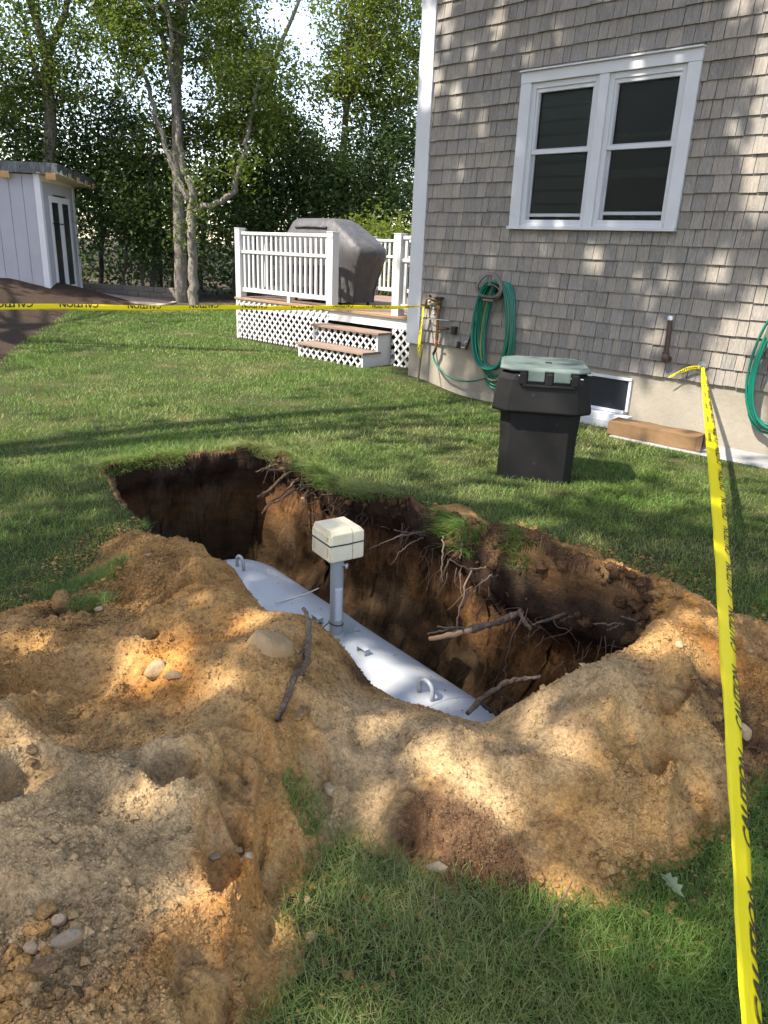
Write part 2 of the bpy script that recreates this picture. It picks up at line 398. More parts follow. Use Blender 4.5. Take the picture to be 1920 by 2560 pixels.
def make_glass():
    m = Mat('window_glass')
    fr = m.n.new('ShaderNodeFresnel'); fr.inputs[0].default_value = 1.36
    gl = m.n.new('ShaderNodeBsdfGlossy'); gl.inputs['Roughness'].default_value = 0.33; gl.inputs['Color'].default_value = (0.9, 0.95, 0.95, 1)
    m.l.new(m.bump(m.noise(1.7, 2), 0.05, 0.02), gl.inputs['Normal'])
    tr = m.n.new('ShaderNodeBsdfTransparent'); tr.inputs[0].default_value = (0.55, 0.6, 0.58, 1)
    ms = m.n.new('ShaderNodeMixShader'); m.l.new(fr.outputs[0], ms.inputs[0]); m.l.new(tr.outputs[0], ms.inputs[1]); m.l.new(gl.outputs[0], ms.inputs[2])
    m.l.new(ms.outputs[0], m.n['Material Output'].inputs[0]); return m.m
def make_tape():
    m = Mat('yellow_tape')
    m.out((0.95, 0.82, 0.012), 0.4, m.bump(m.noise(30, 3), 0.2, 0.006), spec=0.4)
    tr = m.n.new('ShaderNodeBsdfTranslucent'); tr.inputs[0].default_value = (0.9, 0.75, 0.01, 1)
    ms = m.n.new('ShaderNodeMixShader'); ms.inputs[0].default_value = 0.3
    m.l.new(m.p.outputs[0], ms.inputs[1]); m.l.new(tr.outputs[0], ms.inputs[2]); m.l.new(ms.outputs[0], m.n['Material Output'].inputs[0]); return m.m
def make_clods():
    m = Mat('sand_clods')
    r = m.at('rnd')
    c = m.ramp(m.math('ADD', m.math('MULTIPLY', r, 0.6), m.math('MULTIPLY', m.noise(2, 5), 0.4)),
               [(0.15, (0.13, 0.07, 0.03)), (0.35, (0.28, 0.16, 0.065)), (0.6, (0.38, 0.24, 0.115)), (0.85, (0.46, 0.35, 0.22))])
    c = m.mix(m.at('dark'), c, (0.075, 0.04, 0.022))
    return m.out(c, 0.95, m.bump(m.noise(200, 3), 0.6, 0.006), spec=0.15)

M = dict(
    sand=make_sand(), pit=make_pit(), lawn=make_lawn(), mulch=make_mulch(), forest=make_forest(), clods=make_clods(),
    shingle=make_shingle(), concrete=make_concrete('foundation_concrete', (0.26, 0.234, 0.185)), slab=make_concrete('slab_concrete', (0.27, 0.265, 0.255)),
    white=plain('white_trim_paint', (0.46, 0.47, 0.485), 0.45, 0.05, 3), vinyl=plain('white_vinyl', (0.48, 0.475, 0.465), 0.4, 0.06, 4),
    dark=plain('dark_interior', (0.012, 0.013, 0.012), 0.8, 0.2, 3), blind=plain('window_blind', (0.06, 0.068, 0.06), 0.8, 0.1, 4),  # near black stands in for shade inside rooms and hollows
    screen=plain('grey_sash', (0.33, 0.34, 0.36), 0.5, 0.08, 5), glass=make_glass(),
    shed=plain('shed_siding_paint', (0.39, 0.382, 0.415), 0.7, 0.07, 2.5, bump=0.15, bscale=40), cream=plain('shed_trim_paint', (0.66, 0.65, 0.67), 0.6, 0.05, 3),
    soffit=plain('bounce_yellow_soffit', (0.70, 0.64, 0.48), 0.7, 0.06, 3), tarp=make_tarp(), block=make_wood('pine_block', (0.44, 0.26, 0.11), (0.60, 0.38, 0.18), (0.12, 1, 1)),  # soffit yellow paints in light bounced off the ground
    door=plain('dark_door_glass', (0.018, 0.021, 0.028), 0.25, 0.15, 3), deck=make_wood('deck_boards', (0.13, 0.090, 0.068), (0.22, 0.158, 0.122), (0.1, 1, 1), 30),
    deckedge=make_wood('deck_edge_wood', (0.20, 0.125, 0.068), (0.28, 0.185, 0.11), (0.1, 1, 1), 30), ramp=make_wood('ramp_wood', (0.30, 0.24, 0.19), (0.42, 0.34, 0.27), (1, 0.1, 1), 25),
    cover=make_cover(), bin=make_bin(), lid=plain('faded_green_lid', (0.088, 0.117, 0.103), 0.6, 0.2, 9, bump=0.1, bscale=30),
    card=make_wood('cardboard', (0.12, 0.070, 0.033), (0.20, 0.122, 0.06), (0.35, 1, 1), 9, 0.85), hose=plain('green_hose', (0.0, 0.115, 0.075), 0.35, 0.12, 6, spec=0.5),
    hosey=plain('olive_hose', (0.12, 0.145, 0.05), 0.4, 0.12, 6), hanger=plain('hanger_plastic', (0.115, 0.098, 0.085), 0.5, 0.1, 8), blackp=plain('black_fitting', (0.012, 0.012, 0.014), 0.45, 0.1, 8),
    brass=plain('tarnished_brass', (0.20, 0.12, 0.05), 0.45, 0.35, 30, 0.7), copper=plain('copper_pipe', (0.16, 0.07, 0.035), 0.5, 0.35, 25, 0.5),
    steel=plain('galvanised_steel', (0.50, 0.50, 0.50), 0.4, 0.15, 20, 0.7), red=plain('red_handle', (0.35, 0.03, 0.02), 0.5), olive=plain('weathered_stake', (0.085, 0.075, 0.035), 0.8, 0.3, 20),
    rust=plain('brown_iron_pipe', (0.055, 0.027, 0.022), 0.55, 0.25, 20), tape=make_tape(), ink=plain('black_print', (0.018, 0.017, 0.012), 0.5, 0.1),
    tank=make_tank(), foam=make_foam(), riser=plain('grey_riser_paint', (0.36, 0.375, 0.36), 0.45, 0.08, 9), sticker=plain('white_sticker', (0.72, 0.73, 0.74), 0.4, 0.05),
    print=plain('grey_print', (0.13, 0.13, 0.14), 0.6, 0.2), wire=plain('pale_wire', (0.68, 0.62, 0.5), 0.6),
    root=make_bark('root_bark', (0.05, 0.031, 0.021), (0.15, 0.095, 0.06)), cutwood=plain('cut_wood', (0.48, 0.27, 0.13), 0.8), stick=make_bark('stick_bark', (0.075, 0.05, 0.036), (0.20, 0.145, 0.10)),
    rootfine=plain('fine_root', (0.115, 0.08, 0.052), 0.9), bark=make_bark('oak_bark', (0.10, 0.086, 0.07), (0.235, 0.21, 0.178)), barkdark=make_bark('dark_bark', (0.035, 0.03, 0.024), (0.09, 0.08, 0.065)),
    tan=make_stone('tan_stone', (0.25, 0.175, 0.095), (0.37, 0.275, 0.165)), pale=make_stone('pale_stone', (0.33, 0.255, 0.165), (0.46, 0.385, 0.28)), grey=make_stone('grey_stone', (0.20, 0.16, 0.12), (0.33, 0.275, 0.21)),
    brown=make_stone('brown_stone', (0.08, 0.05, 0.03), (0.20, 0.13, 0.07)), clod=make_stone('sandy_clod', (0.25, 0.14, 0.055), (0.36, 0.22, 0.10), 14), pebble=plain('white_gravel', (0.42, 0.40, 0.37), 0.8, 0.4, 60),
    wallblock=make_concrete('retaining_block', (0.20, 0.17, 0.14)),
    grass=leaf_mat('grass_blades', [(0.050, 0.110, 0.017), (0.086, 0.170, 0.026), (0.132, 0.212, 0.042), (0.21, 0.245, 0.08), (0.37, 0.32, 0.155)], 0.32, 0.55, 1.1),
    oakleaf=leaf_mat('oak_leaves', [(0.036, 0.062, 0.013), (0.07, 0.105, 0.018), (0.12, 0.165, 0.024), (0.19, 0.225, 0.035)], 0.5, 0.45, 0.5),
    brightleaf=leaf_mat('sunlit_leaves', [(0.055, 0.085, 0.014), (0.10, 0.14, 0.02), (0.16, 0.20, 0.03), (0.24, 0.27, 0.05)], 0.5, 0.45, 0.5),  # oak leaf colour lightened, sunlight painted in
    darkleaf=leaf_mat('dark_leaves', [(0.020, 0.044, 0.014), (0.038, 0.072, 0.021), (0.068, 0.110, 0.030), (0.12, 0.155, 0.04)], 0.42, 0.4, 0.6),
    paleleaf=leaf_mat('pale_dry_leaf', [(0.16, 0.20, 0.10), (0.26, 0.29, 0.17)], 0.2, 0.6),
)

# ================================================================== TERRAIN
MULCH_EDGE = [(-9.0, 3.0), (-5.6, 4.4), (-4.5, 6.0), (-4.23, 8.03), (-4.87, 9.93), (-5.71, 13.01), (-6.30, 15.2), (-6.25, 16.2), (-5.3, 17.2)]
_me = np.array(MULCH_EDGE)
def mulch_d(x, y):      # metres inside the mulch bed (left of its edge)
    e = np.interp(y, _me[:, 1], _me[:, 0], left=-1e3, right=-1e3)
    return np.where((y > 3.0) & (y < 17.2), e - x, -1.0)
def base_z(x, y):
    lx, ly = hlocal(x, y)
    z = -0.11*sstep(-0.1, 0.9, lx)*sstep(-3.6, -0.3, ly)
    d = mulch_d(x, y)
    z = z + np.clip(0.22*np.clip(d, 0, 9), 0, 0.5)*np.where(d > 0, 1, 0)
    return z

PIT = [(-1.75,4.47),(-1.66,4.74),(-1.34,4.93),(-1.05,5.13),(-0.86,5.14),(-0.70,4.98),(-0.52,4.82),(-0.42,4.55),(-0.26,4.40),(-0.08,4.24),(0.14,4.10),
       (0.28,3.86),(0.38,3.56),(0.50,3.26),(0.64,2.98),(0.84,2.80),(1.00,2.62),(0.97,2.45),(0.88,2.30)]
def _rg(u, v, z): p = gnd(u, v, z); return (p[0], p[1])
RIDGE = [(470,1340,.13),(535,1395,.19),(600,1462,.23),(640,1503,.25),(690,1525,.26),(739,1525,.25),(775,1550,.24),(811,1576,.22),(857,1620,.17),(895,1680,.13),
         (992,1736,.10),(1085,1766,.10),(1178,1791,.09),(1226,1795,.075),(1258,1770,.10),(1285,1752,.13),(1358,1707,.18),(1418,1675,.21),(1491,1647,.24),(1587,1610,.25),(1617,1562,.25)]
CREST_DZ = [-.02,.01,.05,.05,.035,.02,.03,.035,.04,.06,.03,.025,.022,.026,.022,.018,.014,.016,.018,.03,.012]     # loose lumps stand this much above the packed crest
_near = [_rg(*p) for p in RIDGE]
# the pit rim lies just beyond the crest of the heap as seen across the yard
_rim = []
for (x, y) in _near[::-1]:
    _rim.append((x+0.025, y+0.075))
PIT = PIT + _rim + [(-1.08,3.42),(-1.24,3.62),(-1.42,3.88),(-1.62,4.22)]
HEAP_OUT = [(0,1530),(80,1512),(150,1500),(205,1450),(250,1395),(300,1345),(345,1335)]
HEAP_NEAR = [(640,2560),(700,2480),(740,2400),(728,2300),(735,2240),(800,2150),(850,2085),(930,2120),(1000,2155),(1100,2215),(1210,2215),(1300,2228),(1400,2240),(1500,2243),(1600,2170),(1720,2120),(1830,2050),(1912,1950)]
HEAP_RIGHT = [(1080,1262),(1150,1262),(1210,1300),(1330,1370),(1450,1390),(1550,1415),(1690,1465),(1790,1528),(1915,1560)]
SUMMIT = [(250,1420,.02),(330,1385,.07),(420,1368,.11),(400,1440,.10),(500,1415,.20),(560,1480,.22),(430,1515,.12),(520,1560,.17),(620,1590,.23),(300,1500,.045),(200,1490,.02),
          (300,1600,.08),(420,1650,.10),(150,1600,.08),(60,1640,.14),(15,1740,.22),(110,1790,.17),(350,1680,.10),(250,1750,.12),(480,1750,.17),(600,1690,.22),(700,1640,.23),(750,1790,.16),
          (640,1850,.17),(500,1900,.18),(350,1900,.19),(100,1950,.21),(100,2150,.22),(300,2100,.21),(500,2100,.15),(650,2050,.11),(600,2250,.10),(450,2300,.15),(250,2350,.20),(50,2350,.20),
          (0,2500,.22),(300,2500,.19),(500,2500,.12),(620,2420,.06),(880,1800,.12),(1000,1880,.10),(1100,1850,.13),(1230,1850,.11),(1300,1850,.15),(1250,2000,.12),(1000,2050,.05),(1400,1790,.21),
          (1450,1950,.15),(1400,2110,.07),(1600,1740,.23),(1650,1900,.13),(1700,2000,.09),(1750,1640,.20),(1800,1800,.11),(1850,1650,.12),(1900,1720,.09),(870,1990,.05),(780,2000,.08),
          (1160,1320,.13),(1250,1380,.17),(1350,1420,.20),(1450,1440,.20),(1560,1470,.21),(1650,1500,.22),(1300,1440,.14),(1700,1520,.18),(1830,1580,.07),(1110,1300,.07)]
_cp = [(*_rg(u, v, z), z) for u, v, z in SUMMIT] + [(*_rg(u, v, z), max(z-dz, .01)) for (u, v, z), dz in zip(RIDGE, CREST_DZ)]
_out2d = [_rg(u, v, 0) for u, v in HEAP_OUT]; _near2d = [_rg(u, v, 0) for u, v in HEAP_NEAR]; _right2d = [_rg(u, v, 0) for u, v in HEAP_RIGHT]
_off = [(-1.75,2.62),(-2.25,2.5),(-2.5,1.9),(-2.45,1.2),(-2.1,0.6),(-1.5,0.35),(-0.8,0.4),(-0.4,0.62)]
_offr = [(1.75,2.70),(2.0,2.5),(2.0,2.15),(1.75,1.92),(1.4,1.85)]
_cp += [(x, y, 0.0) for x, y in _out2d+_near2d+_right2d+_off+_offr]
_cp += [(-1.9,1.9,.2),(-1.8,1.2,.2),(-1.3,.8,.16),(-.8,.75,.1),(1.6,2.35,.08)]
_cp += [(-1.0,3.5,.05),(-1.15,3.55,0.0)]
_cp += [(x+.05, y+.16, max(r[2]-.13, -.02)) for (x, y), r in zip(_near, RIDGE)]     # falling away beyond the crest
HEAP_POLY = _out2d[::-1] + _off + _near2d + _offr[::-1] + _right2d[::-1] + [(0.3,3.7),(0.6,2.9),(0.95,2.55)] + [(x+.09, y+.24) for x, y in _near[::-1]] + [(-.80,3.22),(-1.1,3.42)]
_cp = np.array(_cp)
def _tps(P, lam=2e-4):
    n = len(P); d2 = ((P[:, None, :2]-P[None, :, :2])**2).sum(-1)
    K = 0.5*d2*np.log(d2+1e-12) + lam*np.eye(n)
    A = np.zeros((n+3, n+3)); A[:n, :n] = K; A[:n, n] = 1; A[:n, n+1:] = P[:, :2]; A[n, :n] = 1; A[n+1:, :n] = P[:, :2].T
    return np.linalg.solve(A, np.r_[P[:, 2], 0, 0, 0])
_w = _tps(_cp)
def heap_h(x, y):
    sh = np.shape(x); x = np.ravel(x); y = np.ravel(y); r = np.zeros(len(x))
    for i in range(0, len(x), 20000):
        a, b = x[i:i+20000], y[i:i+20000]
        d2 = (a[:, None]-_cp[None, :, 0])**2+(b[:, None]-_cp[None, :, 1])**2
        r[i:i+20000] = (0.5*d2*np.log(d2+1e-12))@_w[:-3]+_w[-3]+_w[-2]*a+_w[-1]*b
    return r.reshape(sh)

# near patch: one continuous surface (lawn, heap, pit), later cut into three objects
NX0, NX1, NY0, NY1 = -2.6, 2.3, 0.3, 5.6
xs = np.arange(NX0, NX1+1e-6, 4.9/560); ys = [NY0]
while ys[-1] < NY1: ys.append(ys[-1] + 0.0062 + 0.0014*ys[-1])
ys = np.array(ys); ys[-1] = NY1
GX, GY = np.meshgrid(xs, ys)
lawnz = base_z(GX, GY) + 0.012*fbm(GX, GY, f=1.6, o=3, s=3)
edge = sd_poly(GX, GY, HEAP_POLY) + 0.05*fbm(GX, GY, f=4.5, o=4, s=9)
Hh = heap_h(GX, GY)
mask = sstep(-0.02, 0.10, edge)
lump = fbm(GX, GY, f=3.2, o=3, s=21); mid = fbm(GX, GY, f=9, o=4, s=22); fine = fbm(GX, GY, f=34, o=3, s=23)
rough = sstep(-0.25, 0.35, fbm(GX, GY, f=1.9, o=3, s=31))          # loose, cloddy sand against smooth trodden sand
Hh = np.clip(Hh, 0.012, 0.42)*mask
Hh = Hh + mask*(0.022*lump + (0.008+0.026*rough)*mid + (0.003+0.017*rough)*np.abs(fine) - (0.004+0.012*rough)*np.abs(fbm(GX, GY, f=15, o=3, s=24)) + 0.006*rough*vnoise(GX*75, GY*75, s=25) + (0.0006+0.0026*rough)*rng.normal(size=GX.shape))
smooth_att = (1-rough)*0.9
def worley(x, y, f, s):
    x, y = x*f, y*f; xi, yi = np.floor(x).astype(np.int64), np.floor(y).astype(np.int64); d1 = np.full(x.shape, 9.0)
    for a in (-1, 0, 1):
        for b in (-1, 0, 1):
            jx = _hash(xi+a, yi+b, 0*xi, s); jy = _hash(xi+a, yi+b, 0*xi+1, s); d1 = np.minimum(d1, (xi+a+jx-x)**2+(yi+b+jy-y)**2)
    return np.sqrt(d1)
wx, wy = GX+.012*fbm(GX, GY, f=30, o=2, s=71), GY+.012*fbm(GX, GY, f=30, o=2, s=72)
clod1 = np.clip(0.62-worley(wx, wy, 17, 73), 0, 1); clod2 = np.clip(0.62-worley(wx, wy, 42, 74), 0, 1)
loose = rough*sstep(-.1, .35, fbm(GX, GY, f=5, o=3, s=75))
Hh = Hh + mask*(0.040*clod1*loose + 0.017*clod2*(.25+.75*rough))
wq = fbm(GX, GY, f=2.2, o=2, s=76)*.16
rid = (1-np.abs(fbm(GX+wq, GY-wq, f=2.7, o=3, s=77)))**2; rid2 = (1-np.abs(fbm(GX-wq, GY+wq, f=6.5, o=3, s=78)))**2
inner = sstep(0.02, 0.22, edge)*sstep(0.03, 0.25, -sd_poly(GX, GY, PIT))
Hh = Hh + inner*(0.085*(rid-.62)+0.030*(rid2-.62)) - inner*.035*sstep(.25, .5, fbm(GX, GY, f=4.2, o=2, s=79))
Hh = np.maximum(Hh, mask*.004)
# footprints and scrapes: (u, v, z, length, width, heading deg, depth)
PRINTS = [(372,1612,.09,.11,.10,20,.022),(440,1500,.12,.20,.12,-50,.05),(330,1690,.11,.14,.10,-20,.02),(600,2010,.13,.27,.11,26,.028),(560,2110,.13,.24,.10,8,.03),
          (690,2110,.08,.20,.10,0,.035),(430,1935,.19,.15,.13,0,.03),(50,1960,.21,.22,.16,0,.05),(505,2420,.12,.24,.13,10,.03),(640,2330,.09,.22,.1,5,.025),(1640,1890,.13,.20,.10,-25,.028),
          (1730,1990,.09,.25,.11,-30,.035),(1690,1710,.2,.26,.10,-35,.03),(150,1690,.15,.45,.22,-38,.05),(1010,2080,.05,.12,.08,0,.04),(600,1850,.18,.3,.14,35,.03),(780,1900,.13,.2,.1,30,.025)]
for (u, v, z, L, Wd, hd, dp) in PRINTS:
    cx, cy = _rg(u, v, z); a = math.radians(hd); ux, uy = math.sin(-a), math.cos(a)
    l = (GX-cx)*ux+(GY-cy)*uy; w = (GX-cx)*uy-(GY-cy)*ux
    r = np.sqrt((l/(L/2))**2+(w/(Wd/2*(1+0.22*np.clip(l/(L/2), -1, 1))))**2)
    din = 1-sstep(0.72, 1.02, r); lip = np.exp(-((r-1.18)/0.16)**2)
    tread = 0.004*np.sign(np.sin(l*150+6*np.abs(np.sin(w*70))))*(1 if dp in (.028, .035) else 0)
    Hh = Hh - din*(dp*1.3 + mask*0.6*(0.02*lump+0.012*mid) + (0.002+0.008*rough)*np.abs(fine)*mask + tread) + lip*dp*0.55*mask
    smooth_att = np.maximum(smooth_att, din)
Hh = np.maximum(Hh, mask*0.004)
surf = lawnz + Hh
isheap = (edge > 0.0)
pd = sd_poly(GX, GY, PIT) + 0.035*fbm(GX, GY, f=5.5, o=4, s=41) + 0.004*fbm(GX, GY, f=22, o=2, s=42)
# steepness of the wall: crisp on the lawn side, sloping under the heap
nearside = sstep(0.05, -0.22, (GX*0.766+GY*0.643) - 2.32)*sstep(4.15, 3.55, GY)      # 1 on the heap side of the tank axis
Wd = 0.27 + 0.14*nearside
FLOOR = -1.28 + 0.05*fbm(GX, GY, f=4, o=3, s=43)
t = np.clip(pd/Wd, 0, 1); t = t*t*(3-2*t)*0.55 + t*0.45
Z = surf + (FLOOR-surf)*t
# crumbly lip of dark soil on the lawn-side rim
lipz = np.exp(-(np.clip(-pd, 0, 1)/0.07)**2)*(1-nearside)*np.where(pd < 0, 1, 0)
Z += lipz*(0.012+0.075*np.clip(fbm(GX, GY, f=9, o=4, s=44), -0.1, 1))
lip2 = np.exp(-(np.clip(-pd, 0, 1)/0.30)**2)*sstep(0.0, 0.12, edge)*(1-nearside)
Z += lip2*(0.05*np.clip(fbm(GX, GY, f=7, o=4, s=45), -.3, 1)+0.03*np.abs(fbm(GX, GY, f=20, o=3, s=46)))*np.where(pd < 0.03, 1, 0)
# undercut and roughen the walls sideways
gy, gx = np.gradient(sd_poly(GX, GY, PIT)); hy = np.gradient(ys)[:, None]; hx = np.gradient(xs)[None, :]
gx, gy = gx/hx, gy/hy; gn = np.hypot(gx, gy)+1e-9; gx, gy = gx/gn, gy/gn
inwall = sstep(0.0, 0.02, pd)*sstep(0.9, 0.25, pd)
dep = np.clip(-Z, 0, 1.3)
bulge = np.exp(-(((GX-0.55)/0.28)**2+((GY-2.95)/0.3)**2))
under = ((0.10+.10*sstep(3.4, 3.0, GY))*sstep(0.06, 0.26, dep) - 0.20*sstep(0.55, 1.2, dep))*(1-nearside) - 0.20*bulge*sstep(0.3, 1.1, dep)
wob = 0.07*fbm(GX, GY, Z*1.3, f=3.6, o=4, s=51) + 0.030*fbm(GX, GY, Z*1.2, f=13, o=3, s=52) + 0.010*rng.normal(size=GX.shape)
squeeze = (0.72-0.50*nearside)*np.minimum(pd, Wd)*sstep(0.95, 0.32, pd)*np.where(pd > 0, 1, 0)     # keeps the cut steep while its rows stay close
sh = inwall*(-under + wob*sstep(0.03, 0.2, dep)) - squeeze
PX = GX + gx*sh; PY = GY + gy*sh
dark = np.zeros_like(GX)
def zone(lst):
    r = np.zeros_like(GX)
    for u, v, z, rad, k in lst:
        c = _rg(u, v, z); r = np.maximum(r, k*np.exp(-((GX-c[0])**2+(GY-c[1])**2)/(rad*rad)))
    return r
greyz = zone([(100,2050,.2,.45,.9),(50,2300,.2,.35,.8),(300,2150,.2,.3,.7),(1000,1850,.1,.35,.75),(1300,1800,.16,.3,.8),(1450,1700,.22,.25,.7),(1200,1950,.12,.3,.6),(900,2000,.06,.2,.6),(690,1560,.25,.15,.5),(450,1980,.18,.2,.6)])
oranz = zone([(430,1690,.1,.32,.85),(350,1650,.1,.2,.6),(580,1530,.22,.2,.6),(1560,1440,.19,.25,.8),(1700,1500,.19,.22,.8),(1800,1650,.14,.22,.8),(620,2150,.1,.25,.6),(520,2300,.13,.3,.55),(60,1750,.2,.2,.6),(350,1420,.1,.35,.5),(1700,1800,.18,.2,.5)])
dark = zone([(1165,2130,.03,.115,.85),(1050,2070,.04,.10,.8),(1250,2200,.02,.14,.8),(1000,2180,.02,.07,.6),(1330,1440,.16,.30,.8),(1200,1370,.12,.3,.95),(1420,1490,.15,.22,.75),(1120,1300,.08,.22,1.0),(1600,1530,.22,.15,.6),(1850,1780,.1,.22,.7),(1780,1720,.14,.12,.7),
             (900,1650,.14,.10,.75),(840,1620,.18,.08,.5),(60,2450,.2,.2,.45),(170,1530,.05,.12,.6),(1690,1930,.09,.1,.4)])
rimdark = np.exp(-(np.clip(-pd, 0, 2)/0.05)**2)*(1-nearside)
dark = np.maximum(dark, rimdark)
idx = np.arange(GX.size).reshape(GX.shape)
quads = np.stack([idx[:-1, :-1], idx[:-1, 1:], idx[1:, 1:], idx[1:, :-1]], -1).reshape(-1, 4)
cen = lambda A: 0.25*(A[:-1, :-1]+A[:-1, 1:]+A[1:, 1:]+A[1:, :-1]).ravel()
cpd, ced = cen(pd), cen(edge)
reg = np.where(cpd > 0.0, 2, np.where((ced > -0.075) | (cen(rimdark) > 0.3), 1, 0))
ALLV = np.stack([PX, PY, Z], -1).reshape(-1, 3)
def sub_mesh(name, sel, mat, attrs):
    F = quads[sel]; used, inv = np.unique(F, return_inverse=True)
    me = np_mesh(name, ALLV[used], inv.reshape(-1, 4), mat, True)
    for k, A in attrs.items(): attr(me, k, A.ravel()[used])
    return me
sand_o = link('sand_heap', sub_mesh('sand_heap', reg == 1, M['sand'], dict(grey=greyz, orange=oranz*.72, dark=dark, smooth=smooth_att, grassy=sstep(0.05, -0.075, edge)*(1-rimdark))))
tag(sand_o, 'long heap of loose tan and orange sand dug out and piled along the near side of the pit', 'sand heap', kind='structure')
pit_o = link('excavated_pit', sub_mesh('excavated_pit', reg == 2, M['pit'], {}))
tag(pit_o, 'deep pit cut through dark topsoil into orange sand with a white tank in it', 'pit', kind='structure')

# ground height lookup on the near patch
def near_z(x, y):
    x = np.asarray(x, float); y = np.asarray(y, float)
    fx = np.clip((x-NX0)/(xs[1]-xs[0]), 0, len(xs)-1.001); fy = np.clip(np.interp(y, ys, np.arange(len(ys))), 0, len(ys)-1.001)
    i, j = fy.astype(int), fx.astype(int); a, b = fy-i, fx-j
    return (Z[i, j]*(1-a)*(1-b)+Z[i, j+1]*(1-a)*b+Z[i+1, j]*a*(1-b)+Z[i+1, j+1]*a*b)
def grid_val(A, x, y):
    i = np.clip(np.round(np.interp(y, ys, np.arange(len(ys)))).astype(int), 0, len(ys)-1); j = np.clip(np.round((np.asarray(x)-NX0)/(xs[1]-xs[0])).astype(int), 0, len(xs)-1)
    return A[i, j]
def ground_z(x, y):
    x = np.asarray(x, float); y = np.asarray(y, float)
    inn = (x > NX0) & (x < NX1) & (y > NY0) & (y < NY1)
    return np.where(inn, near_z(x, y), base_z(x, y))
def hit(u, v, lift=0.0):
    d = ray(u, v); ts = np.linspace(0.6, 12, 4000); p = CP[None, :]+d[None, :]*ts[:, None]
    k = np.argmax(p[:, 2] < ground_z(p[:, 0], p[:, 1])+lift)
    return p[k]

# the wide ground: one sheet out to the horizon, with the near patch's place left open
def axis(parts):
    r = []
    for a, b, n in parts: r += list(np.linspace(a, b, n, endpoint=False))
    return np.array(sorted(set(np.round(r, 5))))
gx1 = axis([(-160,-30,8),(-30,-9,20),(-9,NX0,66),(NX0,NX1,49),(NX1,7,30),(7,30,12),(30,160.1,8)])
gy1 = axis([(-60,-5,10),(-5,NY0,12),(NY0,NY1,53),(NY1,21,154),(21,40,20),(40,260.1,12)])
X2, Y2 = np.meshgrid(gx1, gy1); Z2 = base_z(X2, Y2) + 0.012*fbm(X2, Y2, f=1.6, o=3, s=3)
far = sstep(22, 40, Y2); Z2 = Z2 + far*0.9 + 0.05*fbm(X2, Y2, f=.5, o=3, s=5)*sstep(18, 20, Y2)
id2 = np.arange(X2.size).reshape(X2.shape); q2 = np.stack([id2[:-1, :-1], id2[:-1, 1:], id2[1:, 1:], id2[1:, :-1]], -1).reshape(-1, 4)
c2 = lambda A: 0.25*(A[:-1, :-1]+A[:-1, 1:]+A[1:, 1:]+A[1:, :-1]).ravel()
cx2, cy2 = c2(X2), c2(Y2)
hole = (cx2 > NX0) & (cx2 < NX1) & (cy2 > NY0) & (cy2 < NY1)
mul = (mulch_d(cx2, cy2) > 0) & ~hole
def lawn_far(x):   # where the lawn gives way to gravel and leaf litter
    return 17.0 + 0.35*np.sin(np.asarray(x)*0.9)
wood = (cy2 > lawn_far(cx2)) | (cx2 < -12) | (cx2 > 14) | (cy2 < -14)
wood &= ~hole & ~mul
V2 = np.stack([X2, Y2, Z2], -1).reshape(-1, 3)
def sub2(name, sel, mat):
    F = q2[sel]; used, inv = np.unique(F, return_inverse=True)
    return np_mesh(name, V2[used], inv.reshape(-1, 4), mat, True)
me_l = sub2('lawn', ~hole & ~mul & ~wood, M['lawn'])
lawn_o = tag(link('lawn', me_l), 'mown green lawn with dry patches round the pit', 'lawn', kind='structure')
lawn_n = tag(link('lawn', sub_mesh('lawn', reg == 0, M['lawn'], {})), 'turf right beside the pit and the sand heap', 'lawn', kind='structure')
tag(link('mulch_bed', sub2('mulch_bed', mul, M['mulch'])), 'bank of brown bark mulch in front of the shed', 'mulch bed', kind='structure')
tag(link('woodland_ground', sub2('woodland_ground', wood, M['forest'])), 'grey gravel and leaf litter under the trees', 'ground', kind='structure')

# ------------------------------------------------------------------ scatter: sand clods, mulch chips, gravel
def octa(n, size, flat=0.8):
    """n irregular little lumps -> (n,6,3)"""
    b = np.array([[1,0,0],[0,1,0],[-1,0,0],[0,-1,0],[0,0,1],[0,0,-0.6]], float)
    j = b[None]*(0.65+0.6*rng.random((n, 6, 1)))
    a = rng.random(n)*6.283; c, s = np.cos(a), np.sin(a)
    x = j[..., 0]*c[:, None]-j[..., 1]*s[:, None]; y = j[..., 0]*s[:, None]+j[..., 1]*c[:, None]
    return np.stack([x, y, j[..., 2]*flat], -1)*np.reshape(size, (-1, 1, 1))
OF = np.array([[0,1,4],[1,2,4],[2,3,4],[3,0,4],[1,0,5],[2,1,5],[3,2,5],[0,3,5]])
PF = np.array([[0,1,4],[1,2,4],[2,3,4],[3,0,4]])
def scatter_lumps(name, px, py, pz, size, mat, flat=0.8, extra=None, smooth=False, half=False):
    n = len(px); V = octa(n, size, flat)
    if half: V = V[:, :5] + np.stack([px, py, pz], -1)[:, None, :]
    K_ = V.shape[1]; F = (PF if half else OF)[None]+K_*np.arange(n)[:, None, None]
    me = np_mesh(name, V.reshape(-1, 3), F.reshape(-1, 3), mat, smooth)
    attr(me, 'rnd', np.repeat(rng.random(n), K_))
    for k_, a_ in (extra or {}).items(): attr(me, k_, np.repeat(a_, K_))
    return link(name, me)
nc = 420000
px = rng.uniform(-2.0, 2.2, nc); py = 0.6+3.3*rng.random(nc)**1.3; q_ = np.abs(px) < .56*(py+.5)+.35; px, py = px[q_], py[q_]; nc = len(px)
ok = (grid_val(edge, px, py) > -0.03+0.05*rng.random(nc)) & (grid_val(pd, px, py) < -0.0) & (grid_val(smooth_att, px, py) < 0.35+0.75*rng.random(nc)**2)
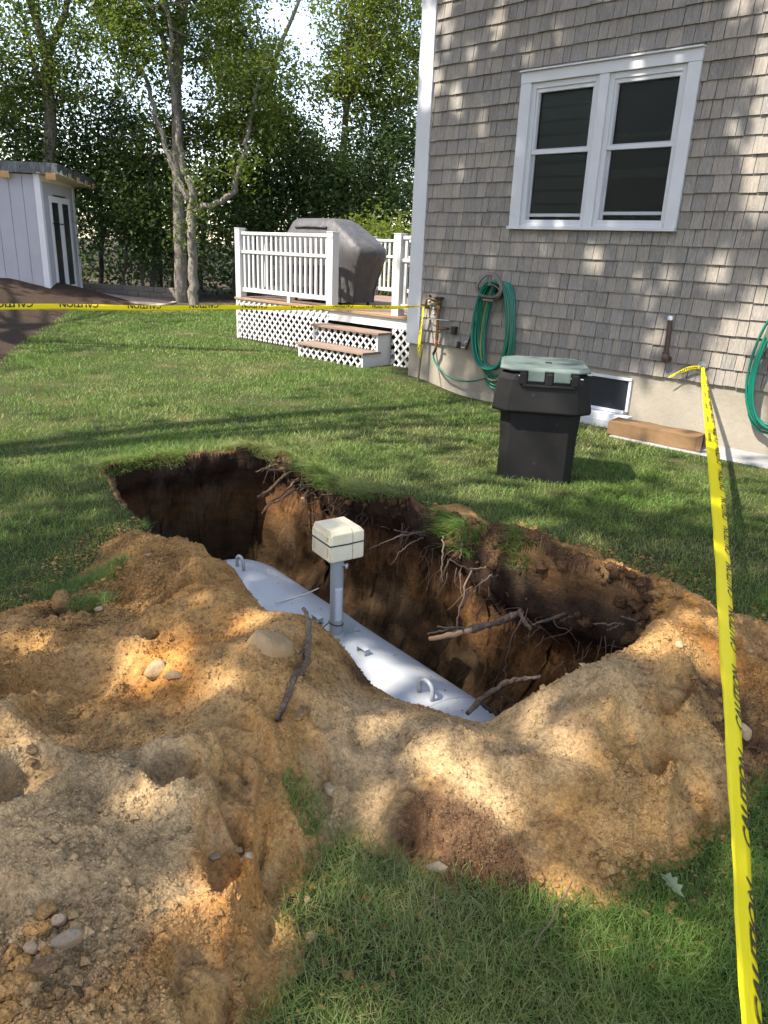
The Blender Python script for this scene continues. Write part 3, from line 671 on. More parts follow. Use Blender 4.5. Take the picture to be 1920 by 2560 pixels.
ok |= (grid_val(edge, px, py) > -0.22) & (grid_val(edge, px, py) < 0.02) & (rng.random(nc) < 0.10) & (grid_val(pd, px, py) < 0)
px, py = px[ok], py[ok]
sz = (0.0022+0.0042*rng.random(len(px))**2.2)*(.72+.27*py); big = rng.random(len(px)) < 0.022; sz[big] = rng.uniform(.006, .017, big.sum())
tag(scatter_lumps('sand_crumbs', px, py, near_z(px, py)+sz*0.25, sz, M['sand'], 0.8, {'dark': grid_val(dark, px, py), 'grey': grid_val(greyz, px, py), 'orange': .72*grid_val(oranz, px, py), 'smooth': 0.6+0*px, 'grassy': 0*px}, half=True), 'loose crumbs and lumps of sand strewn over the heap', 'sand', kind='stuff')
# dark soil crumbs along the torn lawn-side rim
nc = 26000
px = rng.uniform(-1.9, 1.3, nc); py = rng.uniform(2.4, 5.4, nc); d = grid_val(pd, px, py)
ok = (d < 0.01) & (d > -0.16) & (grid_val(nearside, px, py) < 0.4) & (rng.random(nc) < np.exp(-((d+0.02)/0.06)**2))
px, py = px[ok], py[ok]; sz = 0.004+0.020*rng.random(len(px))**2.6
tag(scatter_lumps('topsoil_crumbs', px, py, near_z(px, py)+sz*0.3, sz, M['clods'], 0.8, {'dark': np.full(len(px), 0.9)}), 'crumbs of dark topsoil along the torn edge of the pit', 'soil', kind='stuff')
# bigger clumps of dark sod and soil torn up along the lawn-side rim, one mesh
cl = []
for k in range(460):
    u_ = rng.random(); f = rng.random(); i_ = int(rng.integers(3, 17)); q = np.array(PIT[i_])*(1-f)+np.array(PIT[i_+1])*f
    q = q+np.array([.766, .643])*rng.uniform(-.03, .16 if i_ > 9 else .06); cl.append((q[0], q[1], (.007+.024*rng.random()**2)*(1.25 if i_ > 10 else .8)))
cV, cF, cD = [], [], []; cn = 0
for k, (x, y, r) in enumerate(cl):
    nu, nv = 12, 8; th = np.pi*np.arange(nv+1)/nv; ph_ = 2*np.pi*np.arange(nu)/nu; T_, P_ = np.meshgrid(th, ph_, indexing='ij')
    v = np.stack([np.sin(T_)*np.cos(P_), np.sin(T_)*np.sin(P_), np.cos(T_)], -1).reshape(-1, 3); s0 = k*3.7
    v = v*(1+.55*fbm(v[:, 0]+s0, v[:, 1]+s0, v[:, 2], f=1.5, o=2, s=81)+.50*fbm(v[:, 0]+s0, v[:, 1], v[:, 2]+s0, f=4.5, o=2, s=82))[:, None]*np.array([1, rng.uniform(.7, 1), .75])*r
    cV.append(v+np.array([x, y, float(near_z(x, y))+r*.25])); cF += [(cn+j*nu+i, cn+(j+1)*nu+i, cn+(j+1)*nu+(i+1) % nu, cn+j*nu+(i+1) % nu) for j in range(nv) for i in range(nu)]; cn += len(v)
    cD.append(np.full(len(v), float(grid_val(dark, x, y))*.9+.25*rng.random()))
me = np_mesh('sod_clumps', np.concatenate(cV), np.array(cF), M['sand'], True); attr(me, 'dark', np.concatenate(cD)); attr(me, 'orange', np.full(cn, .3))
tag(link('sod_clumps', me), 'clumps of dark sod and soil along the house side rim of the pit', 'soil', kind='stuff')
# mulch chips
nm = 26000
px = rng.uniform(-11, -2.6, nm); py = rng.uniform(3.2, 17.2, nm); ok = mulch_d(px, py) > -0.06; px, py = px[ok], py[ok]
sz = rng.uniform(.015, .045, len(px))
tag(scatter_lumps('bark_chips', px, py, base_z(px, py)+0.006, sz, M['mulch'], 0.3), 'brown bark chips covering the sloping bed', 'mulch', kind='stuff')

# ------------------------------------------------------------------ grass
def blades(px, py, pz, h, w, seg, lean, name, rnd, toward=None):
    n = len(px); a = rng.random(n)*6.283; ln = lean*(0.25+rng.random(n)); la = rng.random(n)*6.283 if toward is None else toward+rng.normal(0, .75, n)
    wx, wy = np.cos(a)*w/2, np.sin(a)*w/2; lx, ly = np.cos(la)*ln*h, np.sin(la)*ln*h
    rows = []
    for k in range(seg+1):
        f = k/seg; hz = pz+h*f*(1-0.28*ln*f); ox, oy = lx*f*f, ly*f*f; ww = (1-f)**0.7 if k < seg else 0
        if k < seg:
            rows += [np.stack([px+ox-wx*ww, py+oy-wy*ww, hz], -1), np.stack([px+ox+wx*ww, py+oy+wy*ww, hz], -1)]
        else: rows += [np.stack([px+ox, py+oy, hz], -1)]
    V = np.stack(rows, 1); k = V.shape[1]; F = []
    for s in range(seg-1): F += [[2*s, 2*s+1, 2*s+3], [2*s, 2*s+3, 2*s+2]]
    F += [[2*seg-2, 2*seg-1, 2*seg]]
    F = np.array(F)[None]+k*np.arange(n)[:, None, None]
    return V.reshape(-1, 3), F.reshape(-1, 3), np.repeat(rnd, k)
def in_house(x, y):
    lx, ly = hlocal(x, y); return (ly > -0.03) & (lx > -0.14)
def grass_ok(x, y):
    inn = (x > NX0) & (x < NX1) & (y > NY0) & (y < NY1)
    e = grid_val(edge, x, y); p = grid_val(pd, x, y)
    ok = np.where(inn, (e < 0.0+0.06*(rng.random(len(x))-.35)) & (p < -0.03), True)
    lx, ly = hlocal(x, y)
    ok &= ~((ly > -0.47) & (lx > 2.74)) & ~in_house(x, y) & ~((ly > -0.12) & (lx > -0.2))
    ok &= ~((ly > 0.30) & (lx > -4.25)) & ~((lx > -2.0) & (lx < -.75) & (ly > -0.05)) & (mulch_d(x, y) < 0.05) & (y < lawn_far(x)+0.1)
    ok &= ~((ly > 0.18-0.02*lx) & (lx < -.1) & (lx > -4.25))
    return ok
GV, GF, GR = [], [], []
off = 0
def patch_rnd(x, y):
    dry = sstep(-0.08, 0.42, fbm(x, y, f=1.1, o=4, s=61))
    return np.clip(rng.random(len(x))*0.74 + 0.42*dry*rng.random(len(x)) + 0.14*dry, 0, 1)
def add_grass(n, x0, x1, y0, y1, h, w, seg, lean, filt=None):
    global off
    x = rng.uniform(x0, x1, n); y = y0+(y1-y0)*rng.random(n)
    dens = 0.55+0.45*sstep(-0.4, 0.2, fbm(x, y, f=2.6, o=3, s=62))
    k = grass_ok(x, y) & (rng.random(n) < dens)
    # keep to the camera's field, with a margin for a step to the side
    k &= (np.abs(x) < 0.68*(y+1.6)+0.5)
    if filt is not None: k &= filt(x, y)
    x, y = x[k], y[k]; m = len(x)
    hh = h*(0.5+0.75*rng.random(m))*(0.8+0.45*fbm(x, y, f=2, o=3, s=63))
    V, F, R = blades(x, y, ground_z(x, y)-0.004, hh, w*(0.7+0.6*rng.random(m)), seg, lean, '', patch_rnd(x, y))
    GV.append(V); GF.append(F+off); GR.append(R); off += len(V)
add_grass(170000, -0.9, 1.9, 0.75, 2.1, 0.055, 0.0028, 2, 1.15)
add_grass(60000, -2.6, 2.6, 2.1, 3.0, 0.052, 0.0036, 2, 1.1)
add_grass(140000, -3.6, 4.0, 3.0, 5.6, 0.05, 0.0042, 2, 0.95)
add_grass(150000, -6.0, 5.6, 5.6, 9.5, 0.05, 0.0068, 1, 0.8)
add_grass(130000, -8.0, 1.5, 9.5, 17.4, 0.055, 0.013, 1, 0.7)
# shaggy fringe hanging over the rim
n = 15000; i_ = rng.integers(0, 14, n); f_ = rng.random(n); A_ = np.array(PIT); q = A_[i_]*(1-f_)[:, None]+A_[i_+1]*f_[:, None]
o_ = rng.uniform(-.02, .10, n); x, y = q[:, 0]+.766*o_, q[:, 1]+.643*o_
x = np.where(i_ < 4, q[:, 0]-.5*o_, x); y = np.where(i_ < 4, q[:, 1]+.8*o_, y); d = grid_val(pd, x, y)
k = (d < 0.02) & (fbm(x, y, f=3.2, o=3, s=66) > -0.25+.55*np.clip(grid_val(dark, x, y)-rimdark.max()*0, 0, .6)*(i_ > 9)) & (grid_val(edge, x, y) < .10)
x, y = x[k], y[k]; m = len(x)
V, F, R = blades(x, y, near_z(x, y)-0.006, 0.07*(0.5+rng.random(m)), np.full(m, .0042), 2, 1.7, '', np.clip(patch_rnd(x, y)+0.2*rng.random(m), 0, 1), toward=math.atan2(-.643, -.766))
GV.append(V); GF.append(F+off); GR.append(R); off += len(V)
# tufts left showing between the sand
for (u, v, r, m) in [(255,1455,.11,900),(230,1545,.08,500),(180,1470,.1,500),(760,2060,.05,300),(410,1300,.12,700),(880,1225,.10,900)]:
    c = gnd(u, v, 0.02); a = rng.random(m)*6.283; q = r*np.sqrt(rng.random(m)); x = c[0]+q*np.cos(a); y = c[1]+q*np.sin(a)
    k = grid_val(pd, x, y) < 0.01; x, y = x[k], y[k]; m = len(x)
    V, F, R = blades(x, y, near_z(x, y)-0.004, 0.05*(0.5+rng.random(m)), np.full(m, .0036), 2, 1.2, '', patch_rnd(x, y))
    GV.append(V); GF.append(F+off); GR.append(R); off += len(V)
me = np_mesh('grass', np.concatenate(GV), np.concatenate(GF), M['grass']); attr(me, 'rnd', np.concatenate(GR))
tag(link('grass', me), 'short green grass with straw coloured patches', 'grass', kind='stuff')
del GV, GF, GR

# gravel strip at the foot of the deck and corner
n = 5200; lx = rng.uniform(-4.9, 0.05, n); ly = rng.uniform(0.02, 0.75, n); k = (ly > 0.16-0.02*lx+0.04*np.sin(lx*5)) & (lx > -4.2) & ~((lx > -1.97) & (lx < -.79) & (ly > -.05)); lx, ly = lx[k], ly[k]
P = HB[None]+HX[None]*lx[:, None]+HY[None]*ly[:, None]; sz = rng.uniform(.012, .032, len(lx))
tag(scatter_lumps('white_gravel', P[:, 0], P[:, 1], np.full(len(lx), 0.008), sz, M['pebble'], 0.7), 'white crushed stone along the foot of the deck', 'gravel', kind='stuff')

# ================================================================== HOUSE
house = hthing('house', 0, 0, 0, 'grey cedar shingled house with white corner board and twin window', 'house')
MB().box(-0.09, 9.0, 0.022, 8.0, -0.6, 0.43).build('foundation', M['concrete'], house)
# wall core with an opening for the window
wx0, wx1, wz0, wz1 = 1.30, 2.79, 1.66, 2.90
core = MB()
core.box(-0.09, 9.0, 0.030, 0.15, 0.43, wz0); core.box(-0.09, 9.0, 0.030, 0.15, wz1, 6.4)
core.box(-0.09, wx0, 0.030, 0.15, wz0, wz1); core.box(wx1, 9.0, 0.030, 0.15, wz0, wz1)
core.box(-0.09, 9.0, 0.15, 8.0, 0.43, 6.4)
core.build('wall', M['dark'], house)
MB().box(-0.112, 0.078, -0.016, 0.03, 0.385, 6.4).box(-0.112, -0.090, 0.03, 0.18, 0.385, 6.4).build('corner_board', M['white'], house, bevel=0.003)
MB().box(-0.118, -0.1121, 0.182, 8.0, 0.4, 6.4).build('end_wall_cladding', M['vinyl'], house)

# shingles: wedge shaped, butts proud of the course below
EXPO, SH_Z0 = 0.1378, 0.418
SHG = []
for k in range(44):
    zb = SH_Z0+EXPO*k; x = 0.079-0.09*rng.random()
    while x < 8.6:
        w = rng.choice([.075, .09, .105, .12, .14, .165], p=[.14, .2, .24, .2, .14, .08])+rng.uniform(-.008, .008)
        x0, x1 = max(x, 0.0795), x+w-0.0036-0.003*rng.random(); z0, z1 = zb+rng.uniform(-.0028, .0028), zb+EXPO+.018
        if x1-x0 > 0.02:
            if x1 > 1.187 and x0 < 2.893 and z1 > 1.636 and z0 < 3.008:   # cut round the window casing
                xa, xb = max(x0, 1.188), min(x1, 2.892)
                if z0 < 1.60 and xb-xa > .004: SHG.append((xa, xb, z0, min(z1, 1.632)))
                elif zb+EXPO > 3.03 and xb-xa > .004: SHG.append((xa, xb, max(z0, 3.014), z1))
                if x0 < 1.180: SHG.append((x0, min(x1, 1.1855), z0, z1))
                if x1 > 2.90: SHG.append((max(x0, 2.8955), x1, z0, z1))
            else: SHG.append((x0, x1, z0, z1))
        x += w
def proj(P):
    d = np.asarray(P)-CP; z = d@CF
    return 960+FPX*(d@CR)/z, 1280-FPX*(d@CU)/z, z
def shingle_geo(x0, x1, z0, z1, j):
    # j: four jitters
    b = -0.0065+0.0045*j[0]; th = 0.013+0.003*j[1]; zl, zr = 0.0022*j[2], 0.0022*j[3]; ty = 0.0125+0.002*j[1]
    y0l, y0r = b+0.0015*j[2], b+0.0015*j[3]
    return [(x0,y0l,z0+zl),(x1,y0r,z0+zr),(x1,y0r+th,z0+zr),(x0,y0l+th,z0+zl),(x0,ty,z1),(x1,ty,z1),(x1,ty+.008,z1),(x0,ty+.008,z1)], \
           [(3,2,1,0),(4,5,6,7),(0,1,5,4),(1,2,6,5),(2,3,7,6),(3,0,4,7)]
info = []
for i, s in enumerate(SHG):
    u, v, zc = proj(hw((s[0]+s[1])/2, 0, (s[2]+s[3])/2)); a = (s[1]-s[0])*(s[3]-s[2])/zc**2
    infr = (5 < u < 1915) and (5 < v < 2555)
    info.append((-a if infr else 1, i))
info.sort(); single = {i for a, i in info[:300] if a < 0}
shv = []
for q in range(14):
    V, F = shingle_geo(0, 1, 0, 1, rng.uniform(-1, 1, 4)); me = bpy.data.meshes.new('shingle'); me.from_pydata(V, [], F); me.update(); me.materials.append(M['shingle']); shv.append(me)
SV, SF, SR = [], [], []; n8 = 0
for i, s in enumerate(SHG):
    if i in single:
        o = link('shingle', shv[int(rng.integers(14))], house, (s[0], 0, s[2])); o.scale = (s[1]-s[0], 1, s[3]-s[2])
    else:
        V, F = shingle_geo(*s, rng.uniform(-1, 1, 4)); SV += V; SF += [tuple(a+n8 for a in f) for f in F]; n8 += 8; SR += [rng.random()]*8
me = np_mesh('shingles', np.array(SV), np.array(SF), M['shingle']); attr(me, 'rnd', SR)
tag(link('shingles', me, house), kind='stuff')

# twin window
win = empty('window', (0, 0, 0)); win.parent = house
def wpart(name, mat, boxes, bevel=0.003):
    b = MB()
    for q in boxes: b.box(*q)
    return b.build(name, M[mat], win, bevel=bevel)
wpart('casing', 'white', [(1.187,1.303,-.024,.03,1.664,2.905)]); wpart('casing', 'white', [(2.785,2.893,-.024,.03,1.664,2.905)])
wpart('head_casing', 'white', [(1.185,2.895,-.026,.03,2.9055,2.998)])
wpart('drip_cap', 'white', [(1.178,2.902,-.050,.028,2.9985,3.012)], .002)
wpart('sill', 'white', [(1.178,2.892,-.048,.03,1.634,1.6635)])
wpart('mullion', 'white', [(2.004,2.094,-.020,.03,1.664,2.905)])
for (a, b, low) in ((1.303, 2.004, 0), (2.094, 2.785, 1)):
    fr = [(a,a+.045,0.0,.06,1.664,2.905),(b-.045,b,0.0,.06,1.664,2.905),(a+.045,b-.045,0.0,.06,2.856,2.905),(a+.045,b-.045,0.0,.06,1.664,1.722),
          (a+.02,b-.02,-.008,.0,1.664,1.690)]
    wpart('window_frame', 'white', fr)
    ia, ib = a+.045, b-.045
    sash = [(ia,ia+.024,.012,.045,2.32,2.856),(ib-.024,ib,.012,.045,2.32,2.856),(ia+.024,ib-.024,.012,.045,2.822,2.856),(ia,ib,.010,.045,2.300,2.334)]
    wpart('upper_sash', 'white', sash)
    z0 = 1.722+(.045 if low else .03)
    sl_ = [(ia,ia+.03,.030,.058,1.724,2.30),(ib-.012,ib,.030,.058,1.724,2.30),(ia+.03,ib-.012,.030,.058,z0,z0+.028)]
    wpart('lower_sash', 'screen', sl_)
    wpart('screen_rim', 'screen', [(ia+.0245,ia+.036,.02,.04,2.335,2.822),(ia+.036,ib-.024,.02,.04,2.335,2.347)], 0)
    p = MB().box(ia+.02, ib-.02, .046, .048, 1.73, 2.85); p.build('pane', M['glass'], win)
    MB().box(ia-.02, ib+.02, .135, .14, 1.7, 2.87).build('room_shade_sheet', M['dark'], win)  # black sheet painted in for the unlit room behind the pane
    if low:
        wpart('raised_sash_rail', 'blind', [(ia+.03,ib-.02,.065,.09,2.395,2.43),(ia+.03,ib-.02,.065,.085,2.07,2.15)])
        wpart('sash_lock', 'blackp', [(ia+.10,ia+.16,.06,.085,2.432,2.446),(ib-.17,ib-.11,.06,.085,2.432,2.446)], .002)
    else:
        b = MB()
        for q in range(9): b.box(ia, ib, .10, .112, 1.76+.12*q, 1.855+.12*q)
        b.build('window_blind', M['blind'], win)

# basement window
bw = empty('basement_window', (0, 0, 0)); bw.parent = house
MB().box(2.29,2.70,-.004,.06,.332,.358).box(2.672,2.70,-.004,.06,.045,.325).box(1.90,2.66,-.004,.06,.02,.050).box(1.9,1.94,-.004,.06,.05,.362).box(1.94,2.29,-.004,.06,.325,.362).build('window_frame', M['white'], bw, bevel=.003)
MB().box(1.94,2.672,.014,.0205,.05,.332).build('pane', M['door'], bw)
for q, lab in (((2.05, 2.76, -.13, -.004, -.115, -.035), 'lower whitewashed board lying below the basement window'), ((2.05, 2.76, -.10, -.004, -.034, .018), 'upper whitewashed board lying below the basement window')):
    o = tag(MB().box(*q).build('whitewashed_board', M['white'], None, bevel=.004), lab, 'board'); o.location = tuple(HB); o.rotation_euler = (0, 0, HROT)

# slab along the wall
sl_b = MB().box(2.76, 8.0, -.432, .02, -.22, -.098)
o = sl_b.build('concrete_slab', M['slab'], None, bevel=.006); o.location = tuple(HB); o.rotation_euler = (0, 0, HROT)
tag(o, 'narrow pale concrete slab along the foot of the house wall', 'slab', kind='structure')

# ================================================================== THINGS ON THE WALL
def hbuild(mb, name, mat, th, base, **k): return mb.build(name, M[mat], th, base, **k)

# backflow preventer and hose bib
base = (0.38, -0.05, 0.40)
t = hthing('water_valve', *base, 'tarnished brass backflow valve and copper pipe on the wall beside the corner', 'valve')
b = MB().cyl((.385,-.06,.40),(.385,-.06,.76),.016,n=10).cyl((.385,-.06,.76),(.385,-.06,.80),.028,n=10); hbuild(b,'pipe','copper',t,base,smooth=True,auto=40)
b = MB(); b.lathe([(.0,.80),(.03,.80),(.032,.82),(.024,.84),(.034,.86),(.036,.89),(.028,.90),(0,.90)],14,(.385,-.06,0)); hbuild(b,'valve_body','brass',t,base,smooth=True,auto=40)
b = MB().lathe([(0,.90),(.046,.90),(.048,.925),(.044,.93),(0,.93)],16,(.39,-.06,0)); hbuild(b,'cap','blackp',t,base,smooth=True,auto=40)
b = MB().tube([(.36,-.06,.885),(.30,-.06,.90),(.25,-.06,.905),(.215,-.06,.895),(.198,-.06,.86),(.195,-.06,.80),(.195,0.0,.80)],[.022,.024,.016,.016,.016,.015,.015],10); hbuild(b,'elbow_pipe','brass',t,base,smooth=True)
for (x,z) in ((.262,.935),(.262,.872),(.335,.80),(.345,.745)):
    hbuild(MB().cyl((x,-.06,z-.012),(x,-.09,z+.010),.012,n=8),'test_cock','steel' if z<.9 else 'blackp',t,base,smooth=True,auto=40)
for z in (.70,.62,.545,.52,.50,.48): hbuild(MB().cyl((.385,-.06,z),(.385,-.06,z+.012),.021,n=10),'coupling','brass',t,base,smooth=True,auto=40)
hbuild(MB().tube([(.385,-.06,.59),(.46,-.05,.598),(.50,.0,.60)],.014,8),'branch_pipe','copper',t,base,smooth=True)
hbuild(MB().beam((.40,-.075,.80),(.46,-.075,.797),.012,.006),'lever','copper',t,base)
hbuild(MB().beam((.39,-.08,.455),(.435,-.08,.45),.014,.008),'red_lever','red',t,base)
hbuild(MB().cyl((.385,-.06,.40),(.372,-.065,.375),.017,n=10),'hose_union','brass',t,base,smooth=True,auto=40)
hbuild(MB().tube([(.20,-.004,.684),(.26,-.05,.682),(.34,-.06,.690),(.385,-.08,.690),(.44,-.06,.688),(.50,-.05,.690),(.53,-.004,.686)],.006,6),'pipe_strap','steel',t,base,smooth=True)

base = (.593, 0, .55)
t = hthing('outlet_box', *base, 'small black outlet box on the shingles right of the brass valve', 'outlet box')
hbuild(MB().box(.560,.626,-.045,.005,.548,.632),'cover','blackp',t,base,bevel=.006); hbuild(MB().box(.566,.620,-.052,-.0455,.556,.624),'flap','blackp',t,base,bevel=.003)

# hose hanger and coil of hose
base = (1.10, 0, 1.0)
t = hthing('hose_hanger', *base, 'brown plastic hose hanger with arched back plate and hollow drum', 'hose hanger')
arch = []
for k in range(40):
    a = 2*math.pi*k/40; x = 1.10+.172*math.sin(a)*(1-.30*max(0, math.cos(a))**1.3); z = 1.075+.150*math.cos(a) if math.cos(a) > 0 else 1.075+.125*math.cos(a)*(.8+.2*abs(math.sin(a)))
    arch.append((x, z))
ro, ri = [], []
b = MB(); ring = []
for (x, z) in arch:
    cx_, cz_ = x-1.10, z-1.075; f = 0.80
    ring.append([(x, -.150, z), (1.10+cx_*f, -.156, 1.075+cz_*f), (1.10+cx_*f, -.132, 1.075+cz_*f), (x, -.128, z)])
n_ = len(ring); V = [p for r in ring for p in r]; F = []
for i in range(n_):
    for k in range(4): F.append((i*4+k, i*4+(k+1)%4, ((i+1)%n_)*4+(k+1)%4, ((i+1)%n_)*4+k))
hbuild(b.add(V, F),'rim','hanger',t,base,smooth=True,auto=50)
b = MB(); R1, R0 = [], []
def drum(x0, sc, y, inner=False):
    r = []
    for k in range(28):
        a = 2*math.pi*k/28; xx = x0+sc*.150*math.sin(a); zz = 1.015+(sc*.092*math.cos(a) if math.cos(a) > 0 else sc*.068*math.cos(a)); r.append((xx, y, zz))
    return r
b.loft([drum(1.10,.86,-.004), drum(1.10,.86,-.11), drum(1.10,1.0,-.140), drum(1.10,.93,-.147), drum(1.10,.80,-.11), drum(1.10,.80,-.02)], cap=False)
hbuild(b,'drum','hanger',t,base,smooth=True,auto=50)
hbuild(MB().add(drum(1.10,.82,-.018),[tuple(range(27,-1,-1))]),'drum_dark_disc','dark',t,base)  # dark disc stands in for the shade inside the drum
hbuild(MB().box(1.082,1.118,-.145,-.132,1.09,1.215),'web','hanger',t,base,bevel=.003)
hbuild(MB().box(1.04,1.165,-.158,-.128,.938,.956),'lip','hanger',t,base,bevel=.004)
hbuild(MB().cyl((1.09,-.018,1.0),(1.09,-.045,1.0),.016,n=10).cyl((1.145,-.018,1.005),(1.145,-.04,1.005),.012,n=10),'screw_head','steel',t,base,smooth=True,auto=40)

def coil(loops, per=34, seed=0):
    """loops: list of (xc, half width, z top, z bottom, y)"""
    r = np.random.default_rng(seed); P = []; L = len(loops)
    for i in range(L*per+1):
        q = i/per; k = int(q) % L; k2 = (k+1) % L; f = q-int(q)
        if i == L*per: k = L-1; k2 = L-1; f = 1
        A = np.array(loops[k])*(1-f)+np.array(loops[k2])*f; a = 2*math.pi*q
        xc, hw_, zt, zb, y = A; c = math.cos(a); s_ = math.sin(a)
        zm = (zt+zb)/2; hh = (zt-zb)/2
        w_ = hw_*(0.92-0.10*c); s2 = math.copysign(abs(s_)**(.60 if c > 0 else .85), s_)          # round the drum at the top, a loose U below
        P.append((xc+w_*s2, y-0.012*s_*s_, zm+hh*c))
    return P
base = (1.12, 0, 0.25)
t = hthing('garden_hose', *base, 'coil of dark green garden hose hanging left of the black bin', 'hose')
r_ = np.random.default_rng(3)
L1 = [(1.15+r_.uniform(-.03,.03), .215+r_.uniform(-.022,.03), 1.125+r_.uniform(-.014,.016), .24+r_.uniform(-.03,.06), -.03-.012*k) for k in range(10)]
L2 = [(1.19+r_.uniform(-.03,.03), .195+r_.uniform(-.03,.02), 1.12+r_.uniform(-.012,.012), .02+.05*k+r_.uniform(-.02,.02), -.026-.010*k) for k in range(5)]
b = MB().tube(coil(L1), .0112, 8); hbuild(b,'front_coil','hose',t,base,smooth=True)
b = MB().tube(coil(L2), .0112, 8); hbuild(b,'long_coil','hose',t,base,smooth=True)
b = MB().tube(coil([(1.17,.20,1.118,.10,-.055),(1.19,.19,1.122,.16,-.07)]), .0085, 8); hbuild(b,'olive_coil','hosey',t,base,smooth=True)
lead = [(.384,-.06,.374),(.364,-.06,.34),(.348,-.06,.312),(.349,-.06,.285),(.358,-.06,.259),(.417,-.06,.186),(.541,-.06,.104),(.705,-.06,.068),(.845,-.06,.071),(.979,-.06,.103),(1.083,-.06,.144),(1.156,-.06,.197)]
def smooth_path(P, n=60):
    P = np.array(P, float); q = np.r_[0, np.cumsum(np.linalg.norm(np.diff(P, axis=0), axis=1))]; s_ = np.linspace(0, q[-1], n)
    R = np.stack([np.interp(s_, q, P[:, i]) for i in range(3)], 1)
    for _ in range(max(2, n//18)): R[1:-1] = .25*R[:-2]+.5*R[1:-1]+.25*R[2:]
    return R
hbuild(MB().tube(smooth_path(lead, 50), .0098, 8),'leader','hose',t,base,smooth=True)
hbuild(MB().tube([(.384,-.06,.376),(.366,-.06,.343),(.347,-.06,.305)], .0155, 10),'sleeve','blackp',t,base,smooth=True,auto=40)

base = (.75, 0, .44)
t = hthing('hose_nozzle', *base, 'grey spray nozzle on a hose end hanging against the foundation', 'nozzle')
hbuild(MB().tube(smooth_path([(.93,-.05,.84),(.905,-.05,.74),(.880,-.055,.66),(.868,-.058,.62)],14), .010, 8),'hose_end','hose',t,base,smooth=True)
hbuild(MB().cyl((.868,-.058,.62),(.862,-.058,.592),.017,n=10),'coupling','steel',t,base,smooth=True,auto=40)
hbuild(MB().tube([(.862,-.058,.60),(.845,-.058,.54),(.815,-.058,.46),(.795,-.058,.42)],[.014,.011,.009,.010],8),'handle','blackp',t,base,smooth=True)
hbuild(MB().tube([(.805,-.055,.50),(.76,-.055,.475),(.71,-.055,.445)],.006,6).tube([(.80,-.055,.425),(.74,-.055,.425),(.70,-.055,.43)],.006,6),'trigger','steel',t,base,smooth=True)
hbuild(MB().cyl((.70,-.055,.475),(.688,-.055,.415),.026,n=12).cyl((.795,-.055,.43),(.80,-.055,.405),.014,n=10),'spray_head','blackp',t,base,smooth=True,auto=40)
hbuild(MB().add([(.79,-.05,.43),(.90,-.05,.42),(.875,-.05,.55),(.83,-.05,.53),(.79,-.044,.43),(.90,-.044,.42),(.875,-.044,.55),(.83,-.044,.53)],[(0,1,2,3),(7,6,5,4),(0,4,5,1),(1,5,6,2),(2,6,7,3),(3,7,4,0)]),'guard','hanger',t,base)

base = (.18, -.10, -.08)
t = hthing('metal_stake', *base, 'rusty metal stake standing at the foot of the white corner board', 'stake')
hbuild(MB().tube([(.178,-.10,-.10),(.186,-.098,.12),(.196,-.09,.27),(.205,-.08,.40)],.011,8),'rod','olive',t,base,smooth=True)
hbuild(MB().cyl((.179,-.10,-.012),(.1795,-.10,.012),.015,n=10),'collar','olive',t,base,smooth=True,auto=40)

base = (3.0, 0, .58)
t = hthing('vent_pipe', *base, 'brown iron vent pipe with bright metal cap on the shingles', 'pipe')
hbuild(MB().tube([(3.005,-.065,.60),(2.998,-.07,.92)],.0215,14),'pipe','rust',t,base,smooth=True,auto=40)
hbuild(MB().lathe([(0,.915),(.026,.915),(.027,.945),(.022,.952),(0,.953)],14,(2.998,-.07,0)),'cap','steel',t,base,smooth=True,auto=40)
hbuild(MB().lathe([(0,.628),(.030,.628),(.031,.640),(.025,.645),(0,.645)],14,(3.004,-.066,0)),'collar','rust',t,base,smooth=True,auto=40)
hbuild(MB().tube([(3.005,-.066,.635),(3.006,-.068,.60),(3.008,-.055,.582),(3.009,-.02,.578),(3.009,.012,.578)],[.027,.034,.036,.03,.028],12),'elbow','rust',t,base,smooth=True)
hbuild(MB().tube([(3.008,-.05,.553),(3.012,-.04,.50),(3.018,-.012,.46)],.003,5),'wire','copper',t,base)

base = (3.317, 0, .56)
t = hthing('wall_bolt', *base, 'round steel washer and bolt low on the shingled wall', 'bolt')
hbuild(MB().lathe([(.012,0),(.040,0),(.040,.006),(.012,.006)],20,(3.317,-.012,.561),[(1,0,0),(0,0,1),(0,-1,0)]),'washer','steel',t,base,smooth=True,auto=40)
hbuild(MB().lathe([(0,0),(.013,0),(.013,.028),(.011,.031),(0,.031)],12,(3.317,-.017,.561),[(1,0,0),(0,0,1),(0,-1,0)]),'bolt_head','steel',t,base,smooth=True,auto=40)

base = (3.98, 0, .9)
t = hthing('hose_hanger', *base, 'brown hose hanger at the right edge of the photo', 'hose hanger')
hbuild(MB().cyl((3.98,.0,.92),(3.98,-.14,.92),.125,n=20),'drum','hanger',t,base,smooth=True,auto=40); hbuild(MB().cyl((3.98,-.14,.92),(3.98,-.155,.92),.165,n=24),'rim','hanger',t,base,smooth=True,auto=40)
base = (3.95, 0, .3)
t = hthing('garden_hose', *base, 'bright green garden hose coil at the right edge of the photo', 'hose')
L1 = [(3.95+.012*k+r_.uniform(-.02,.02), .245+r_.uniform(-.03,.035), 1.06+r_.uniform(-.012,.012), .10+r_.uniform(-.06,.09), -.045-.013*k) for k in range(7)]
hbuild(MB().tube(coil(L1), .0115, 8),'coil','hose',t,base,smooth=True)
hbuild(MB().tube(coil([(3.965,.225,1.058,.13,-.095),(3.98,.21,1.062,.18,-.08)]), .009, 8),'olive_coil','hosey',t,base,smooth=True)

